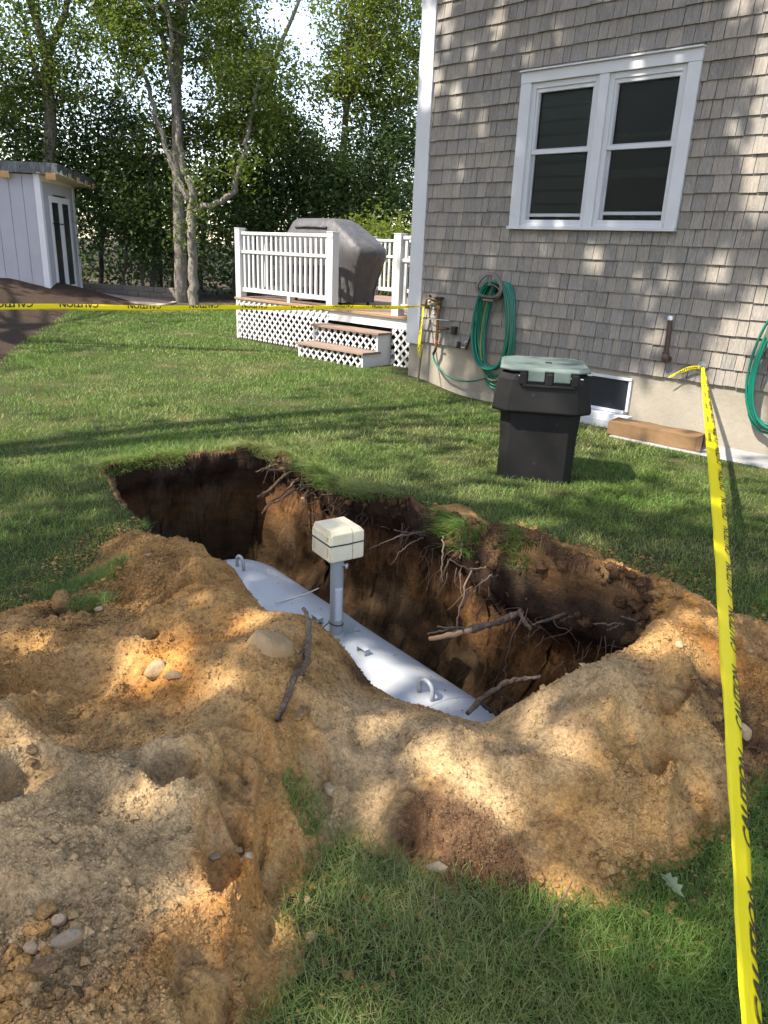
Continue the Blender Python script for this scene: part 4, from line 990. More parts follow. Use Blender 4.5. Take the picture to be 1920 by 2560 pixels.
# cardboard box on the slab
c0 = np.array([2.72, -.40, -.098])
t = hthing('cardboard_box', *c0, 'long brown cardboard box with a torn end on the concrete slab', 'box')
bx_L, bx_D, bx_H = .80, .20, .125
m_ = MB(); rings = []
for x in np.linspace(0, bx_L, 9):
    j = lambda s_: .004*math.sin(x*17+s_)
    rings.append([(x, 0+j(1), .001), (x, bx_D, .001), (x, bx_D-.01+j(2), bx_H+.006+j(3)), (x, .006+j(4), bx_H-.004+j(5))])
m_.loft(rings); o = m_.build('carton', M['card'], t, bevel=.004)
for (z0, z1, tilt, ln) in ((.004,.118,.35,.05),(.01,.112,-.5,.055)):
    y = .004 if tilt > 0 else bx_D-.02
    MB().add([(bx_L+.001,y,z0),(bx_L+ln,y-tilt*ln,z0+.01),(bx_L+ln*1.1,y-tilt*ln*1.2,z1+.02),(bx_L+.001,y,z1),(bx_L+.001,y+.004,z0),(bx_L+ln,y-tilt*ln+.004,z0+.01),(bx_L+ln*1.1,y-tilt*ln*1.2+.004,z1+.02),(bx_L+.001,y+.004,z1)],
             [(0,1,2,3),(7,6,5,4),(0,4,5,1),(1,5,6,2),(2,6,7,3),(3,7,4,0)]).build('torn_flap', M['card'], t)
MB().add([(bx_L+.0012,.02,.02),(bx_L+.0012,bx_D-.02,.02),(bx_L+.0012,bx_D-.03,bx_H-.02),(bx_L+.0012,.03,bx_H-.02)],[(0,1,2,3)]).build('dark_end_panel', M['dark'], t)  # dark panel on the closed carton stands in for a shaded hollow
o = t; o.rotation_euler = (0, 0, HROT+.015)

# ================================================================== COMPOST BIN
b0 = gnd(1245, 1185); b1 = gnd(1425, 1200)
mid_ = (b0+b1)/2; rz = math.atan2(b1[1]-b0[1], b1[0]-b0[0])
t = empty('compost_bin', (mid_[0], mid_[1], ground_z(mid_[0], mid_[1])-.006), rz, 'black plastic compost bin with faded green hinged lid on the lawn', 'bin')
def octo(hx, y0, y1, ch, z, ch2=None):
    c2_ = ch if ch2 is None else ch2
    return [(-hx+ch,y0,z),(hx-ch,y0,z),(hx,y0+ch,z),(hx,y1-c2_,z),(hx-c2_,y1,z),(-hx+c2_,y1,z),(-hx,y1-c2_,z),(-hx,y0+ch,z)]
MB().loft([octo(.247,.0,.46,.055,0), octo(.250,-.012,.475,.06,.30), octo(.262,-.022,.49,.065,.50)]).build('body', M['bin'], t, bevel=.006)
MB().loft([octo(.308,-.075,.53,.085,.475), octo(.318,-.085,.545,.09,.49), octo(.288,-.070,.53,.085,.685), octo(.278,-.060,.52,.085,.715), octo(.262,-.045,.505,.085,.727)]).build('collar', M['bin'], t, bevel=.006)
MB().loft([octo(.283,-.058,.52,.075,.738), octo(.286,-.062,.525,.075,.744), octo(.286,-.062,.525,.075,.752), octo(.270,-.048,.51,.075,.766), octo(.12,.10,.36,.05,.770)]).build('lid', M['lid'], t, bevel=.004)
for x in (-.055, .105):
    MB().box(x-.052, x+.052, -.086, -.058, .682, .752).build('lid_tab', M['lid'], t, bevel=.006)
for x in (-.135, .025, .185):
    MB().box(x-.024, x+.024, -.092, -.066, .660, .738).build('hinge_lug', M['bin'], t, bevel=.008)
MB().box(-.135,.19,-.0905,-.070,.648,.664).build('hinge_rail', M['bin'], t, bevel=.004)
for x in (-.166, -.104, .156, .216): MB().cyl((x,-.08,.715),(x+.018,-.08,.713),.005,n=6).build('hinge_pin', M['steel'], t)
MB().box(.005,.045,.16,.20,.7705,.774).build('lid_recess', M['bin'], t)

# ================================================================== DECK
deck = hthing('deck', 0, 0, 0, 'white railed wooden deck with lattice skirt and two steps beside the house', 'deck')
DY, DX0, DX1, DZ = .45, -4.05, -.14, .62
def dk(mb, name, mat, **k): return mb.build(name, M[mat], deck, **k)
y = DY-.03; first = True
while y < 3.4:
    dk(MB().box(DX0-.03, DX1, y, y+.136, DZ-.032, DZ), 'deck_board', 'deckedge' if first else 'deck', bevel=.003); first = False; y += .142
dk(MB().box(DX0, DX1, DY+.004, DY+.03, .46, DZ-.033), 'fascia', 'vinyl')
dk(MB().box(DX0, DX0+.026, DY+.031, 3.35, .0, DZ-.033), 'side_skirt', 'vinyl')
def lattice(x0, x1, z0, z1, y, cut=None, pitch=.124, w=.031):
    L = (z1-z0); k = x0-L
    for sgn in (1, -1):
        k = x0-L-.05
        while k < x1:
            # slat along (1, sgn)
            pts = []
            a = np.array([k, z0 if sgn > 0 else z1]); d = np.array([1.0, float(sgn)])
            t0, t1 = max(0, x0-k), min(L, x1-k)
            if cut:      # keep the side of a sloping edge: cut(x) gives the lowest allowed z
                ts = np.linspace(t0, t1, 40); okk = [(cut(a[0]+q) <= (a[1]+sgn*q)) for q in ts]
                ts = ts[np.array(okk)] if any(okk) else np.array([])
                if len(ts) < 2: k += pitch; continue
                t0, t1 = ts[0], ts[-1]
            if t1-t0 > .02:
                p, q = a+d*t0, a+d*t1; yy = y if sgn > 0 else y+.0065
                dk(MB().beam((p[0], yy, p[1]), (q[0], yy, q[1]), .006, w, up=(0, 1, 0)) if False else
                   MB().add([(p[0]-w*.35,yy-.003,p[1]+w*.35*sgn),(q[0]-w*.35,yy-.003,q[1]+w*.35*sgn),(q[0]+w*.35,yy-.003,q[1]-w*.35*sgn),(p[0]+w*.35,yy-.003,p[1]-w*.35*sgn),
                             (p[0]-w*.35,yy+.003,p[1]+w*.35*sgn),(q[0]-w*.35,yy+.003,q[1]+w*.35*sgn),(q[0]+w*.35,yy+.003,q[1]-w*.35*sgn),(p[0]+w*.35,yy+.003,p[1]-w*.35*sgn)],
                            [(0,1,2,3),(7,6,5,4),(0,4,5,1),(1,5,6,2),(2,6,7,3),(3,7,4,0)]), 'lattice_slat', 'vinyl')
            k += pitch
lattice(DX0+.03, -1.96, .02, .585, DY-.012)
lattice(-.76, -.16, .0, .46, DY-.012)
dk(MB().box(DX0, DX0+.035, DY-.02, DY+.004, .0, .585), 'skirt_post', 'vinyl')
# steps
for (zt, yf, yb) in ((.19, -.06, .24), (.415, .20, .455)):
    dk(MB().box(-2.02, -.75, yf-.025, (yf+yb)/2-.004, zt-.03, zt), 'step_board', 'deck', bevel=.004); dk(MB().box(-2.02, -.75, (yf+yb)/2, yb, zt-.03, zt), 'step_board', 'deck', bevel=.004)
lattice(-1.975, -.80, .0, .155, -.052, pitch=.118, w=.026); lattice(-1.96, -.80, .20, .38, .212, pitch=.118, w=.026)
for x in (-1.985, -.795):
    dk(MB().add([(x-.016,-.05,.0),(x-.016,DY,.0),(x-.016,DY,.384),(x-.016,.205,.384),(x-.016,.205,.16),(x-.016,-.05,.16),(x+.016,-.05,.0),(x+.016,DY,.0),(x+.016,DY,.384),(x+.016,.205,.384),(x+.016,.205,.16),(x+.016,-.05,.16)],
                [(5,4,1,0),(4,3,2,1),(6,7,10,11),(7,8,9,10),(0,1,7,6),(1,2,8,7),(2,3,9,8),(3,4,10,9),(4,5,11,10),(5,0,6,11)]), 'stringer', 'vinyl')
dk(MB().box(-3.9, -.2, .75, .78, -.02, .55), 'under_deck_painted_shade', 'dark')  # dark sheet added to stand in for shade under the deck
def post(x, y, zt=1.60):
    dk(MB().box(x-.058, x+.058, y-.058, y+.058, DZ+.001 if y > 1 else .585, zt-.012).box(x-.064, x+.064, y-.064, y+.064, zt-.012, zt), 'post', 'vinyl', bevel=.004)
def rail_x(x0, x1, y):
    for z in (1.535, 1.275): dk(MB().beam((x0,y,z),(x1,y,z),.06,.045), 'rail', 'vinyl', bevel=.012)
    dk(MB().beam((x0,y,.735),(x1,y,.735),.045,.06), 'rail', 'vinyl', bevel=.006)
    n = int(round((x1-x0)/.105)); 
    for k in range(n):
        x = x0+(k+.5)*(x1-x0)/n
        dk(MB().box(x-.019, x+.019, y-.013, y+.013, .766, 1.512), 'baluster', 'vinyl')
def rail_y(y0, y1, x):
    for z in (1.535, 1.275): dk(MB().beam((x,y0,z),(x,y1,z),.06,.045), 'rail', 'vinyl', bevel=.012)
    dk(MB().beam((x,y0,.735),(x,y1,.735),.045,.06), 'rail', 'vinyl', bevel=.006)
    n = int(round((y1-y0)/.115))
    for k in range(n):
        y = y0+(k+.5)*(y1-y0)/n
        dk(MB().box(x-.013, x+.013, y-.019, y+.019, .766, 1.512), 'baluster', 'vinyl')
PY0 = DY+.03
post(-3.98, PY0, 1.61); post(-1.93, PY0, 1.585); post(-.72, PY0, 1.585); post(-3.98, 3.3); post(-2.3, 3.3); post(-.3, 3.3)
rail_x(-3.92, -1.99, PY0); rail_x(-.66, -.15, PY0); rail_x(-3.92, -2.36, 3.3); rail_x(-2.24, -.36, 3.3); rail_y(PY0+.06, 3.24, -3.98)
dk(MB().box(-2.86, -2.80, PY0-.02, PY0+.02, DZ+.001, .704), 'rail_foot', 'vinyl')
dk(MB().box(-1.905, -1.865, PY0-.062, PY0-.0585, 1.50, 1.53), 'post_bracket', 'steel')

# covered grill on the deck
gc = np.array([-2.66, 1.12])
t = hthing('covered_grill', gc[0], gc[1], DZ, 'barbecue grill under a grey vinyl cover on the deck', 'grill')
rings = []
for (z, hx, hy, cx_) in ((.05,.66,.27,.02),(.20,.69,.28,.0),(.45,.75,.30,.02),(.62,.83,.32,.03),(.70,.86,.335,.03),(.78,.85,.335,.02),(.86,.78,.32,-.02),(1.00,.62,.28,-.09),(1.10,.49,.24,-.15),(1.145,.42,.19,-.17),(1.155,.33,.11,-.17)):
    r = []
    for k in range(48):
        a = 2*math.pi*k/48; c, s_ = math.cos(a), math.sin(a); e = 0.30
        x = cx_+hx*math.copysign(abs(c)**e, c); y = hy*math.copysign(abs(s_)**e, s_)
        f = 1+(.040*math.sin(9*a+1.2*math.sin(3*a)+z*2)+.022*math.sin(17*a+2+z*3))*max(0, 1-z/.85)+.014*math.sin(5*a+z*11)
        r.append((x*f, y*f, z+.008*math.sin(7*a)*(1 if z < .1 else .2)))
    rings.append(r)
MB().loft(rings).build('cover', M['cover'], t, smooth=True, auto=60)
for x in (-.55, .58):
    for y in (-.2, .2): MB().cyl((x,y,0),(x,y,.07),.022,n=8).build('caster', M['blackp'], t)
MB().tube([(-.46,-.285,1.03),(-.25,-.29,1.04),(.0,-.29,1.038),(.2,-.285,1.03)],.018,8).build('seam_flap', M['cover'], t, smooth=True)

# ================================================================== SHED
sa = np.array([-7.36, 16.6, .20]); sr = math.radians(4.2)
shed = empty('shed', sa, sr, 'pale lavender wooden shed with narrow dark glass double door under a grey tarp', 'shed')
def sh_(mb, name, mat, **k): return mb.build(name, M[mat], shed, **k)
SH = 2.36
sh_(MB().box(-3.6, -.004, .02, 2.1, -.1, SH), 'wall_core', 'dark')
x = -3.6; 
while x < -.12:
    w = min(.272, -.10-x); sh_(MB().box(x, x+w-.008, .0, .019, -.05, SH), 'wall_board', 'shed', bevel=.003); x += .272
sh_(MB().box(-3.6, -.1, -.014, -.001, -.08, .03), 'base_board', 'shed')
sh_(MB().box(-.10, .022, -.02, -.0005, -.12, SH+.02).box(.0, .022, -.0004, .11, -.12, SH+.02), 'corner_trim', 'cream', bevel=.003)
for (y0, y1) in ((.112,.38),(.385,.70),(1.52,1.85),(1.855,1.98)): sh_(MB().box(-.002, .012, y0, y1-.006, -.1, SH-.12), 'wall_board', 'shed')
sh_(MB().box(-.002, .012, .70, 1.515, 2.02, SH-.12), 'wall_board', 'shed')
sh_(MB().box(.0, .024, 1.985, 2.12, -.12, SH-.1), 'corner_trim', 'cream', bevel=.003)
sh_(MB().box(.0, .02, .112, 1.98, SH-.119, SH+.0), 'header_trim', 'soffit')
for (y0, y1) in ((.42, 1.05), (1.06, 1.70)):
    d_ = empty('door', (0, 0, 0)); d_.parent = shed
    MB().box(.013,.035,y0,y0+.11,-.05,1.98).box(.013,.035,y1-.11,y1,-.05,1.98).box(.013,.035,y0+.111,y1-.111,1.86,1.98).box(.013,.035,y0+.111,y1-.111,-.05,.14).build('door_frame', M['cream'], d_, bevel=.003)
    MB().box(.016,.024,y0+.111,y1-.111,.14,1.86).build('pane', M['door'], d_)
sh_(MB().box(.036,.05,.46,1.2,1.42,1.445), 'door_bar', 'blackp')
# roof slab with overhang, soffit below, tarp over it
def rz_(y): return SH+.02-.045*y
b = MB(); X0, X1, Y0, Y1 = -3.9, .42, -.10, 2.35
b.add([(X0,Y0,rz_(Y0)),(X1,Y0,rz_(Y0)),(X1,Y1,rz_(Y1)),(X0,Y1,rz_(Y1)),(X0,Y0,rz_(Y0)+.10),(X1,Y0,rz_(Y0)+.10),(X1,Y1,rz_(Y1)+.10),(X0,Y1,rz_(Y1)+.10)],[(3,2,1,0),(4,5,6,7),(0,1,5,4),(1,2,6,5),(2,3,7,6),(3,0,4,7)])
sh_(b, 'soffit', 'soffit')
nx_, ny_ = 60, 26; V = []; F = []
for j in range(ny_+1):
    for i in range(nx_+1):
        fx, fy = i/nx_, j/ny_; x = X0-.02+(X1-X0+.04)*fx; y = Y0-.02+(Y1-Y0+.05)*fy
        V.append((x, y, rz_(y)+.205-.05*abs(fx-.5)+.012*float(vnoise(x*3, y*3, s=4))))
for j in range(ny_):
    for i in range(nx_): a = j*(nx_+1)+i; F.append((a, a+1, a+nx_+2, a+nx_+1))
top = MB().add(V, F)
def skirt(pts, drop):
    V = []; n_ = len(pts)
    for q in range(5):
        for i, p in enumerate(pts):
            g = q/4; nx__ = .018*math.sin(i*1.7)*g+.012*math.sin(i*.63+2)*g
            V.append((p[0]+nx__*p[3]-.01*g*p[3], p[1]-nx__*p[4], p[2]-drop*g+.012*math.sin(i*.9)*g))
    F = [(q*n_+i, q*n_+i+1, (q+1)*n_+i+1, (q+1)*n_+i) for q in range(4) for i in range(n_-1)]
    top.add(V, F)
fr = [V[i] for i in range(nx_+1)]; skirt([(p[0],p[1],p[2],0,1) for p in fr], .20)
rt = [V[j*(nx_+1)+nx_] for j in range(ny_+1)]; skirt([(p[0],p[1],p[2],1,0) for p in rt], .16)
sh_(top, 'roof_tarp', 'tarp', smooth=True, auto=55)
for x in (-3.2, -2.3, -1.42, -.62, .30): sh_(MB().box(x-.10, x+.10, Y0-.05, Y0-.028, SH-.10, SH+.03), 'batten_block', 'block', bevel=.004)
for y in (.55, 1.1, 1.65, 2.2): sh_(MB().box(X1+.025, X1+.045, y-.08, y+.08, rz_(y)-.04, rz_(y)+.08), 'batten_block', 'block', bevel=.004)
# ramp
t = empty('ramp', sa+np.array([.05, .7, -.08]), sr-.10, 'weathered plank ramp leading down from the shed door', 'ramp')
for k in range(9):
    a, b_ = .05+k*.24, .05+k*.24+.232; za, zb = .06-.016*k, .06-.016*(k+1)
    MB().add([(a,-.25,za-.03),(b_,-.25,zb-.03),(b_,.95,zb-.03),(a,.95,za-.03),(a,-.25,za),(b_,-.25,zb),(b_,.95,zb),(a,.95,za)],[(3,2,1,0),(4,5,6,7),(0,1,5,4),(1,2,6,5),(2,3,7,6),(3,0,4,7)]).build('plank', M['ramp'], t)
# retaining wall of concrete blocks behind the lawn
w0 = at(190, 748, 19.4); w1 = at(462, 745, 18.6)
d_ = w1-w0; Lw = math.hypot(d_[0], d_[1])
t = empty('retaining_wall', (w0[0], w0[1], 0.0), math.atan2(d_[1], d_[0]), 'low retaining wall of grey brown blocks along the back of the lawn', 'wall')
for c in range(3):
    x = -.8+(c % 2)*.15
    while x < Lw:
        w = rng.uniform(.27, .33); dy = rng.uniform(-.01, .01)
        MB().box(x, x+w-.008, dy, .25, -.03+c*.112, .078+c*.112).build('block', M['wallblock'], t, bevel=.008); x += w

# ================================================================== TANK
TA, TB = np.array([-.83, 3.88, -.74]), np.array([.24, 2.59, -.74]); TR = .42
ax = TB-TA; TL = np.linalg.norm(ax); ax /= TL; sd = np.array([-ax[1], ax[0], 0]); up = np.array([0, 0, 1.0])
tank = empty('propane_tank', (*((TA+TB)/2)[:2], -1.16), 0, 'white horizontal propane tank lying at the bottom of the dug pit', 'tank')
TO = np.array([*((TA+TB)/2)[:2], -1.16])
prof = [(0, -TR)] + [(TR*math.sin(a), -TR*math.cos(a)) for a in np.linspace(.12, math.pi/2, 12)] + [(TR, TL*.5)] + [(TR*math.cos(a), TL+TR*math.sin(a)) for a in np.linspace(0, math.pi/2-.12, 12)] + [(0, TL+TR)]
MB().lathe(prof, 56, TA, [sd, up, ax]).build('shell', M['tank'], tank, TO, smooth=True)
for z in (0.0, TL):
    MB().lathe([(TR+.0005, z-.006), (TR+.0028, z-.003), (TR+.0028, z+.003), (TR+.0005, z+.006)], 56, TA, [sd, up, ax]).build('weld_seam', M['tank'], tank, TO, smooth=True)
def lug(c, r, mat):
    P = [c+ax*(-r*1.0)*1+up*(-.01)] + [c+ax*(-r*math.cos(a))+up*(.035+r*.95*math.sin(a)) for a in np.linspace(0, math.pi, 14)] + [c+ax*r+up*(-.012)]
    MB().tube(P, .0095, 10).build('lifting_lug', M[mat], tank, TO, smooth=True)
top = lambda t: TA+ax*t+up*TR
lug(top(.06), .038, 'riser'); lug(top(TL-.06), .040, 'tank')
rc = np.array([-.22, 3.11, 0]); rt = float(np.dot(rc-TA, ax)); RC = top(rt)
MB().cyl(RC-up*.02, RC+up*.42, .0305, n=24).build('riser_pipe', M['riser'], tank, TO, smooth=True, auto=40)
riser = bpy.data.objects['riser_pipe']
MB().lathe([(.0305,.0),(.046,.0),(.046,.007),(.034,.012),(.0305,.014)], 24, RC-up*.004).build('weld_collar', M['riser'], tank, TO, smooth=True)
# label on the riser: curved sticker with columns of print
def on_riser(a, z, r): return RC+np.array([math.sin(a)*r, -math.cos(a)*r, z])
b = MB(); n_ = 10; a0, a1 = -.16, 1.05
V = [on_riser(a0+(a1-a0)*i/n_, z, .0312) for z in (.085, .252) for i in range(n_+1)]; b.add(V, [(i, i+1, n_+2+i, n_+1+i) for i in range(n_)])
lab = b.build('warning_label', M['sticker'], riser, (0, 0, 0)); lab.location = tuple(-TO); lab.matrix_parent_inverse = Matrix(); lab.location = (0, 0, 0)
for v in lab.data.vertices: v.co = Vector(v.co)-Vector(TO.tolist())
b = MB()
for c in range(8):
    a = a0+.08+c*.135; z = .090
    while z < .245:
        ln = random.uniform(.004, .016); 
        if z+ln > .248: break
        h_ = .024 if c in (0, 7) else .013
        b.add([on_riser(a, z, .0316), on_riser(a+h_*2, z, .0316), on_riser(a+h_*2, z+ln, .0316), on_riser(a, z+ln, .0316)], [(0, 1, 2, 3)]); z += ln+random.uniform(.0015, .004)
b.build('label_print', M['print'], riser, TO)
b = MB()
for k, (z, a, w) in enumerate([(.405,.62,.16),(.405,.80,.10),(.398,.88,.3),(.412,.9,.25),(.39,.66,.05)]):
    b.add([on_riser(a, z, .0311), on_riser(a+w, z, .0311), on_riser(a+w, z+.007, .0311), on_riser(a, z+.007, .0311)], [(0, 1, 2, 3)])
b.build('stamped_marks', M['print'], riser, TO)
nd = np.array([.93, -.36, 0.]); 
MB().cyl(RC+up*.365+nd*.026, RC+up*.36+nd*.050, .005, n=8).lathe([(0,0),(.013,0),(.013,.006),(.010,.010),(0,.010)], 6, RC+up*.36+nd*.044, [np.array([-nd[1],nd[0],0]), up, nd]).build('set_screw', M['steel'], tank, TO, smooth=True, auto=30)
# gusset plate, strap, plug, brackets, loose wire
gp = RC+np.array([.028, .012, 0]); gd = np.array([.92, .39, 0]); gs = np.array([-.39, .92, 0])*.003
tri = [gp+up*-.03, gp+gd*.035+up*-.045, gp+gd*.078+up*.045, gp+up*.115]
MB().add([p-gs for p in tri]+[p+gs for p in tri], [(3,2,1,0),(4,5,6,7),(0,1,5,4),(1,2,6,5),(2,3,7,6),(3,0,4,7)]).build('gusset_plate', M['riser'], tank, TO)
th_ = np.linspace(0, 2*math.pi, 25); MB().tube([RC+np.array([.0325*math.cos(a), .0325*math.sin(a), .062-.006*math.cos(a)]) for a in th_], .0028, 6).build('black_tie', M['blackp'], tank, TO, smooth=True)
pc = at(796, 1527, 3.13); pz = TA[2]+TR-.02
MB().lathe([(0,-.02),(.019,-.02),(.019,.012),(.021,.014),(.021,.022),(.017,.024),(.0175,.040),(.020,.042),(.019,.058),(.012,.064),(0,.064)], 16, (pc[0], pc[1], pz+.012)).build('black_cap', M['blackp'], tank, TO, smooth=True, auto=35)
MB().tube(smooth_path([(pc[0]+.02, pc[1], pz+.03), (RC[0]-.055, RC[1]-.02, RC[2]+.05), (RC[0]-.032, RC[1]-.005, RC[2]+.062)], 8), .0026, 6).build('black_cord', M['blackp'], tank, TO, smooth=True)
def bracket(t_, w=.028):
    c = top(t_); A = c-ax*.028; B_ = c+ax*.028; s_ = sd*w*.5
    m_ = MB()
    for (p, q) in ((A-up*.006, A+up*.026), (B_-up*.006, B_+up*.026)):
        m_.add([p-s_, p+s_, q+s_, q-s_, p-s_+ax*.003, p+s_+ax*.003, q+s_+ax*.003, q-s_+ax*.003], [(3,2,1,0),(4,5,6,7),(0,1,5,4),(1,2,6,5),(2,3,7,6),(3,0,4,7)])
    m_.add([A-s_+up*.0262, A+s_+up*.0262, B_+s_+ax*.003+up*.0262, B_-s_+ax*.003+up*.0262, A-s_+up*.0292, A+s_+up*.0292, B_+s_+ax*.003+up*.0292, B_-s_+ax*.003+up*.0292], [(3,2,1,0),(4,5,6,7),(0,1,5,4),(1,2,6,5),(2,3,7,6),(3,0,4,7)])
    m_.build('bracket', M['tank'], tank, TO)
bracket(rt+.21); bracket(rt-.155)
def tank_top(x, y):
    p = np.array([x, y, 0])-TA; s_ = p@sd; return TA[2]+math.sqrt(max(TR*TR-s_*s_, 0.0))
def on_tank(pts, lift=.004): return [(x, y, tank_top(x, y)+lift) for x, y in pts]
def tank_px(u, v):
    d = ray(u, v); ts = np.linspace(2, 7, 6000)
    for t_ in ts:
        p = CP+d*t_
        if p[2] < tank_top(p[0], p[1]) and abs((p-TA)@sd) < TR: return p
    return CP+d*4
tag(MB().tube(smooth_path([tuple(tank_px(686,1512)+up*.012), tuple(tank_px(720,1502)+up*.006), tuple(tank_px(760,1490)+up*.006), tuple(tank_px(797,1483)+up*.03)], 14), .0032, 6).build('pale_root', M['wire'], None, smooth=True), 'thin pale root lying across the white tank left of the riser', 'root')
tag(MB().tube(smooth_path([tuple(tank_px(838,1580)+up*.003), tuple(tank_px(860,1587)+up*.003), tuple(tank_px(880,1580)+up*.003), tuple(tank_px(900,1578)+up*.003)], 12), .0022, 6).build('grey_wire', M['steel'], None, smooth=True), 'short grey wire lying on the white tank right of the riser', 'wire')
tag(MB().tube(smooth_path([tuple(tank_px(824,1583)+up*.006), tuple(tank_px(838,1590)+up*.008), tuple(tank_px(852,1588)+up*.008)], 8), [.005]*8, 6).build('twig', M['stick'], None, smooth=True), 'tiny brown twig at the foot of the riser pipe', 'twig')

# sand that has slid down onto the tank from the heap
n = 2600; g_ = np.random.default_rng(41); tt = g_.uniform(-.05, TL+.35, n); ss = -TR*np.clip(g_.random(n)**2.2, 0, 1)*.93 + .40*g_.random(n)*(g_.random(n) < .12)
P2 = TA[None]+ax[None]*tt[:, None]+sd[None]*(-np.abs(ss)*np.sign(.5) if (sd@np.array([-.766, -.643, 0])) < 0 else np.abs(ss))[:, None]
m_s = np.sign(sd@np.array([-.766, -.643, 0])); off_ = np.where(ss < 0, m_s*(TR*.95+ss*.55), -m_s*ss); P2 = TA[None]+ax[None]*tt[:, None]+sd[None]*off_[:, None]
zt_ = TA[2]+np.sqrt(np.clip(TR*TR-off_**2-np.clip(tt-TL, 0, 9)**2-np.clip(-tt, 0, 9)**2, 0, None)); k = (zt_ > TA[2]+.05); P2, zt_ = P2[k], zt_[k]; sz = .0016+.0042*g_.random(len(P2))**2.5
tag(scatter_lumps('spilled_sand', P2[:, 0], P2[:, 1], zt_+sz*.2, sz, M['sand'], .7, {'dark': .55*g_.random(len(P2))**2, 'smooth': .6+0*sz}, half=True), 'grains of sand and dirt spilled on the white tank', 'sand', kind='stuff')
# foam block tied over the top of the riser
fz = RC[2]+.42; FA = math.radians(34)
fn = np.array([math.sin(FA), -math.cos(FA), 0]); fs = np.array([math.cos(FA), math.sin(FA), 0])      # right-hand face normal, and the other
foam = empty('foam_cover', (RC[0], RC[1], fz-.012), FA, 'cream foam block tied with black cord on top of the riser pipe', 'foam block')
hs, hh = .086, .148
def fb(x0, x1):
    ch = .018; m_ = MB(); r = []
    def ring(z, i): return [(x0+(i if x0 < -.08 else 0), -hs+i, z), (x1-(i if x1 > .08 else 0), -hs+i, z), (x1-(i if x1 > .08 else 0), hs-i, z), (x0+(i if x0 < -.08 else 0), hs-i, z)]
    m_.loft([ring(0, .004), ring(.006, 0), ring(hh-ch, 0), ring(hh, ch*.8)]); return m_
o = fb(-hs+.008, .0275).build('foam_half', M['foam'], foam, bevel=.003); fb(.0305, hs).build('foam_half', M['foam'], foam, bevel=.005)
zc = .082; e = .0875
loop = [(-e,-e,zc),(0,-e-.001,zc-.002),(e,-e,zc),(e+.001,0,zc),(e,e,zc),(0,e,zc),(-e,e,zc),(-e-.001,0,zc),(-e,-e,zc)]
MB().tube(loop, .0032, 6, cap=False).build('black_cord', M['blackp'], foam, smooth=True)
# the left-hand face (local -x) is moulded: raised panels with sunk pockets between them
hz = hh-.026
for (y0, y1, z0, z1) in ((-hs+.004, -.071, .004, hz), (-.050, .052, .004, hz), (.073, hs-.004, .004, hz)):
    MB().box(-hs, -hs+.0085, y0, y1, z0, z1).build('moulded_panel', M['foam'], foam, bevel=.0025)
for y0, y1 in ((-.0712, -.0498), (.0518, .0732)):
    for z0, z1 in ((.0042, .016), (.062, .094), (hz-.006, hz-.0002)):
        MB().box(-hs+.0003, -hs+.0082, y0, y1, z0, z1).build('moulded_bridge', M['foam'], foam, bevel=.002)

# ================================================================== CAUTION TAPE
font_cu = bpy.data.curves.new('lettering', 'FONT'); font_cu.body = 'CAUTION'; font_cu.size = .062; font_cu.offset = .0016; font_cu.align_x = 'CENTER'; font_cu.resolution_u = 2
_fo = bpy.data.objects.new('lettering', font_cu); COL.objects.link(_fo); bpy.context.view_layer.update()
_tm = _fo.to_mesh(); TXV = np.array([v.co[:] for v in _tm.vertices]); TXF = [tuple(p.vertices) for p in _tm.polygons]; _fo.to_mesh_clear()
bpy.data.objects.remove(_fo); bpy.data.curves.remove(font_cu)
TXH = .0445        # cap height
def text_mesh(keep_top):
    """flat lettering; keep_top = part of the height (from the top) that stays visible past the fold"""
    import bmesh
    bm = bmesh.new(); vs = [bm.verts.new(v) for v in TXV]
    for f in TXF:
        try: bm.faces.new([vs[i] for i in f])
        except ValueError: pass
    bmesh.ops.triangulate(bm, faces=bm.faces[:])
    for x in np.arange(-.16, .17, .02):
        bmesh.ops.bisect_plane(bm, geom=bm.verts[:]+bm.edges[:]+bm.faces[:], plane_co=(x, 0, 0), plane_no=(1, 0, 0))
    if keep_top < 1: bmesh.ops.bisect_plane(bm, geom=bm.verts[:]+bm.edges[:]+bm.faces[:], plane_co=(0, TXH*(1-keep_top), 0), plane_no=(0, -1, 0), clear_outer=True)
    bm.verts.index_update(); V = np.array([v.co[:] for v in bm.verts]); F = [tuple(v.index for v in f.verts) for f in bm.faces]; bm.free(); return V, F
class Ribbon:
    def __init__(s, P, W, N, width):
        s.P = np.array(P); s.W = np.array(W); s.N = np.array(N); s.w = np.array(width, float) if not np.isscalar(width) else np.full(len(P), float(width))
        s.q = np.r_[0, np.cumsum(np.linalg.norm(np.diff(s.P, axis=0), axis=1))]
    def pt(s, l, t, off):      # l along, t across (0 centre), off out of the face
        f = lambda A: np.stack([np.interp(l, s.q, A[:, i]) for i in range(3)], -1)
        w = np.interp(l, s.q, s.w)/s.w.max()
        return f(s.P)+f(s.W)*(np.asarray(t)*w)[..., None]+f(s.N)*np.asarray(off)[..., None]
    def mesh(s, name, parent):
        n = len(s.P); V = []; K = 5
        for i in range(n):
            for k in range(K):
                t = (k/(K-1)-.5)*s.w[i]; o_ = .0022*math.sin(i*.7+k*1.9)+.0012*math.sin(i*2.1)
                V.append(s.P[i]+s.W[i]*t+s.N[i]*o_*.5)
        F = [(i*K+k, i*K+k+1, (i+1)*K+k+1, (i+1)*K+k) for i in range(n-1) for k in range(K-1)]
        o = MB().add(V, F).build(name, M['tape'], parent, smooth=True); md = o.modifiers.new('thickness', 'SOLIDIFY'); md.thickness = .0006; md.offset = 0; return o
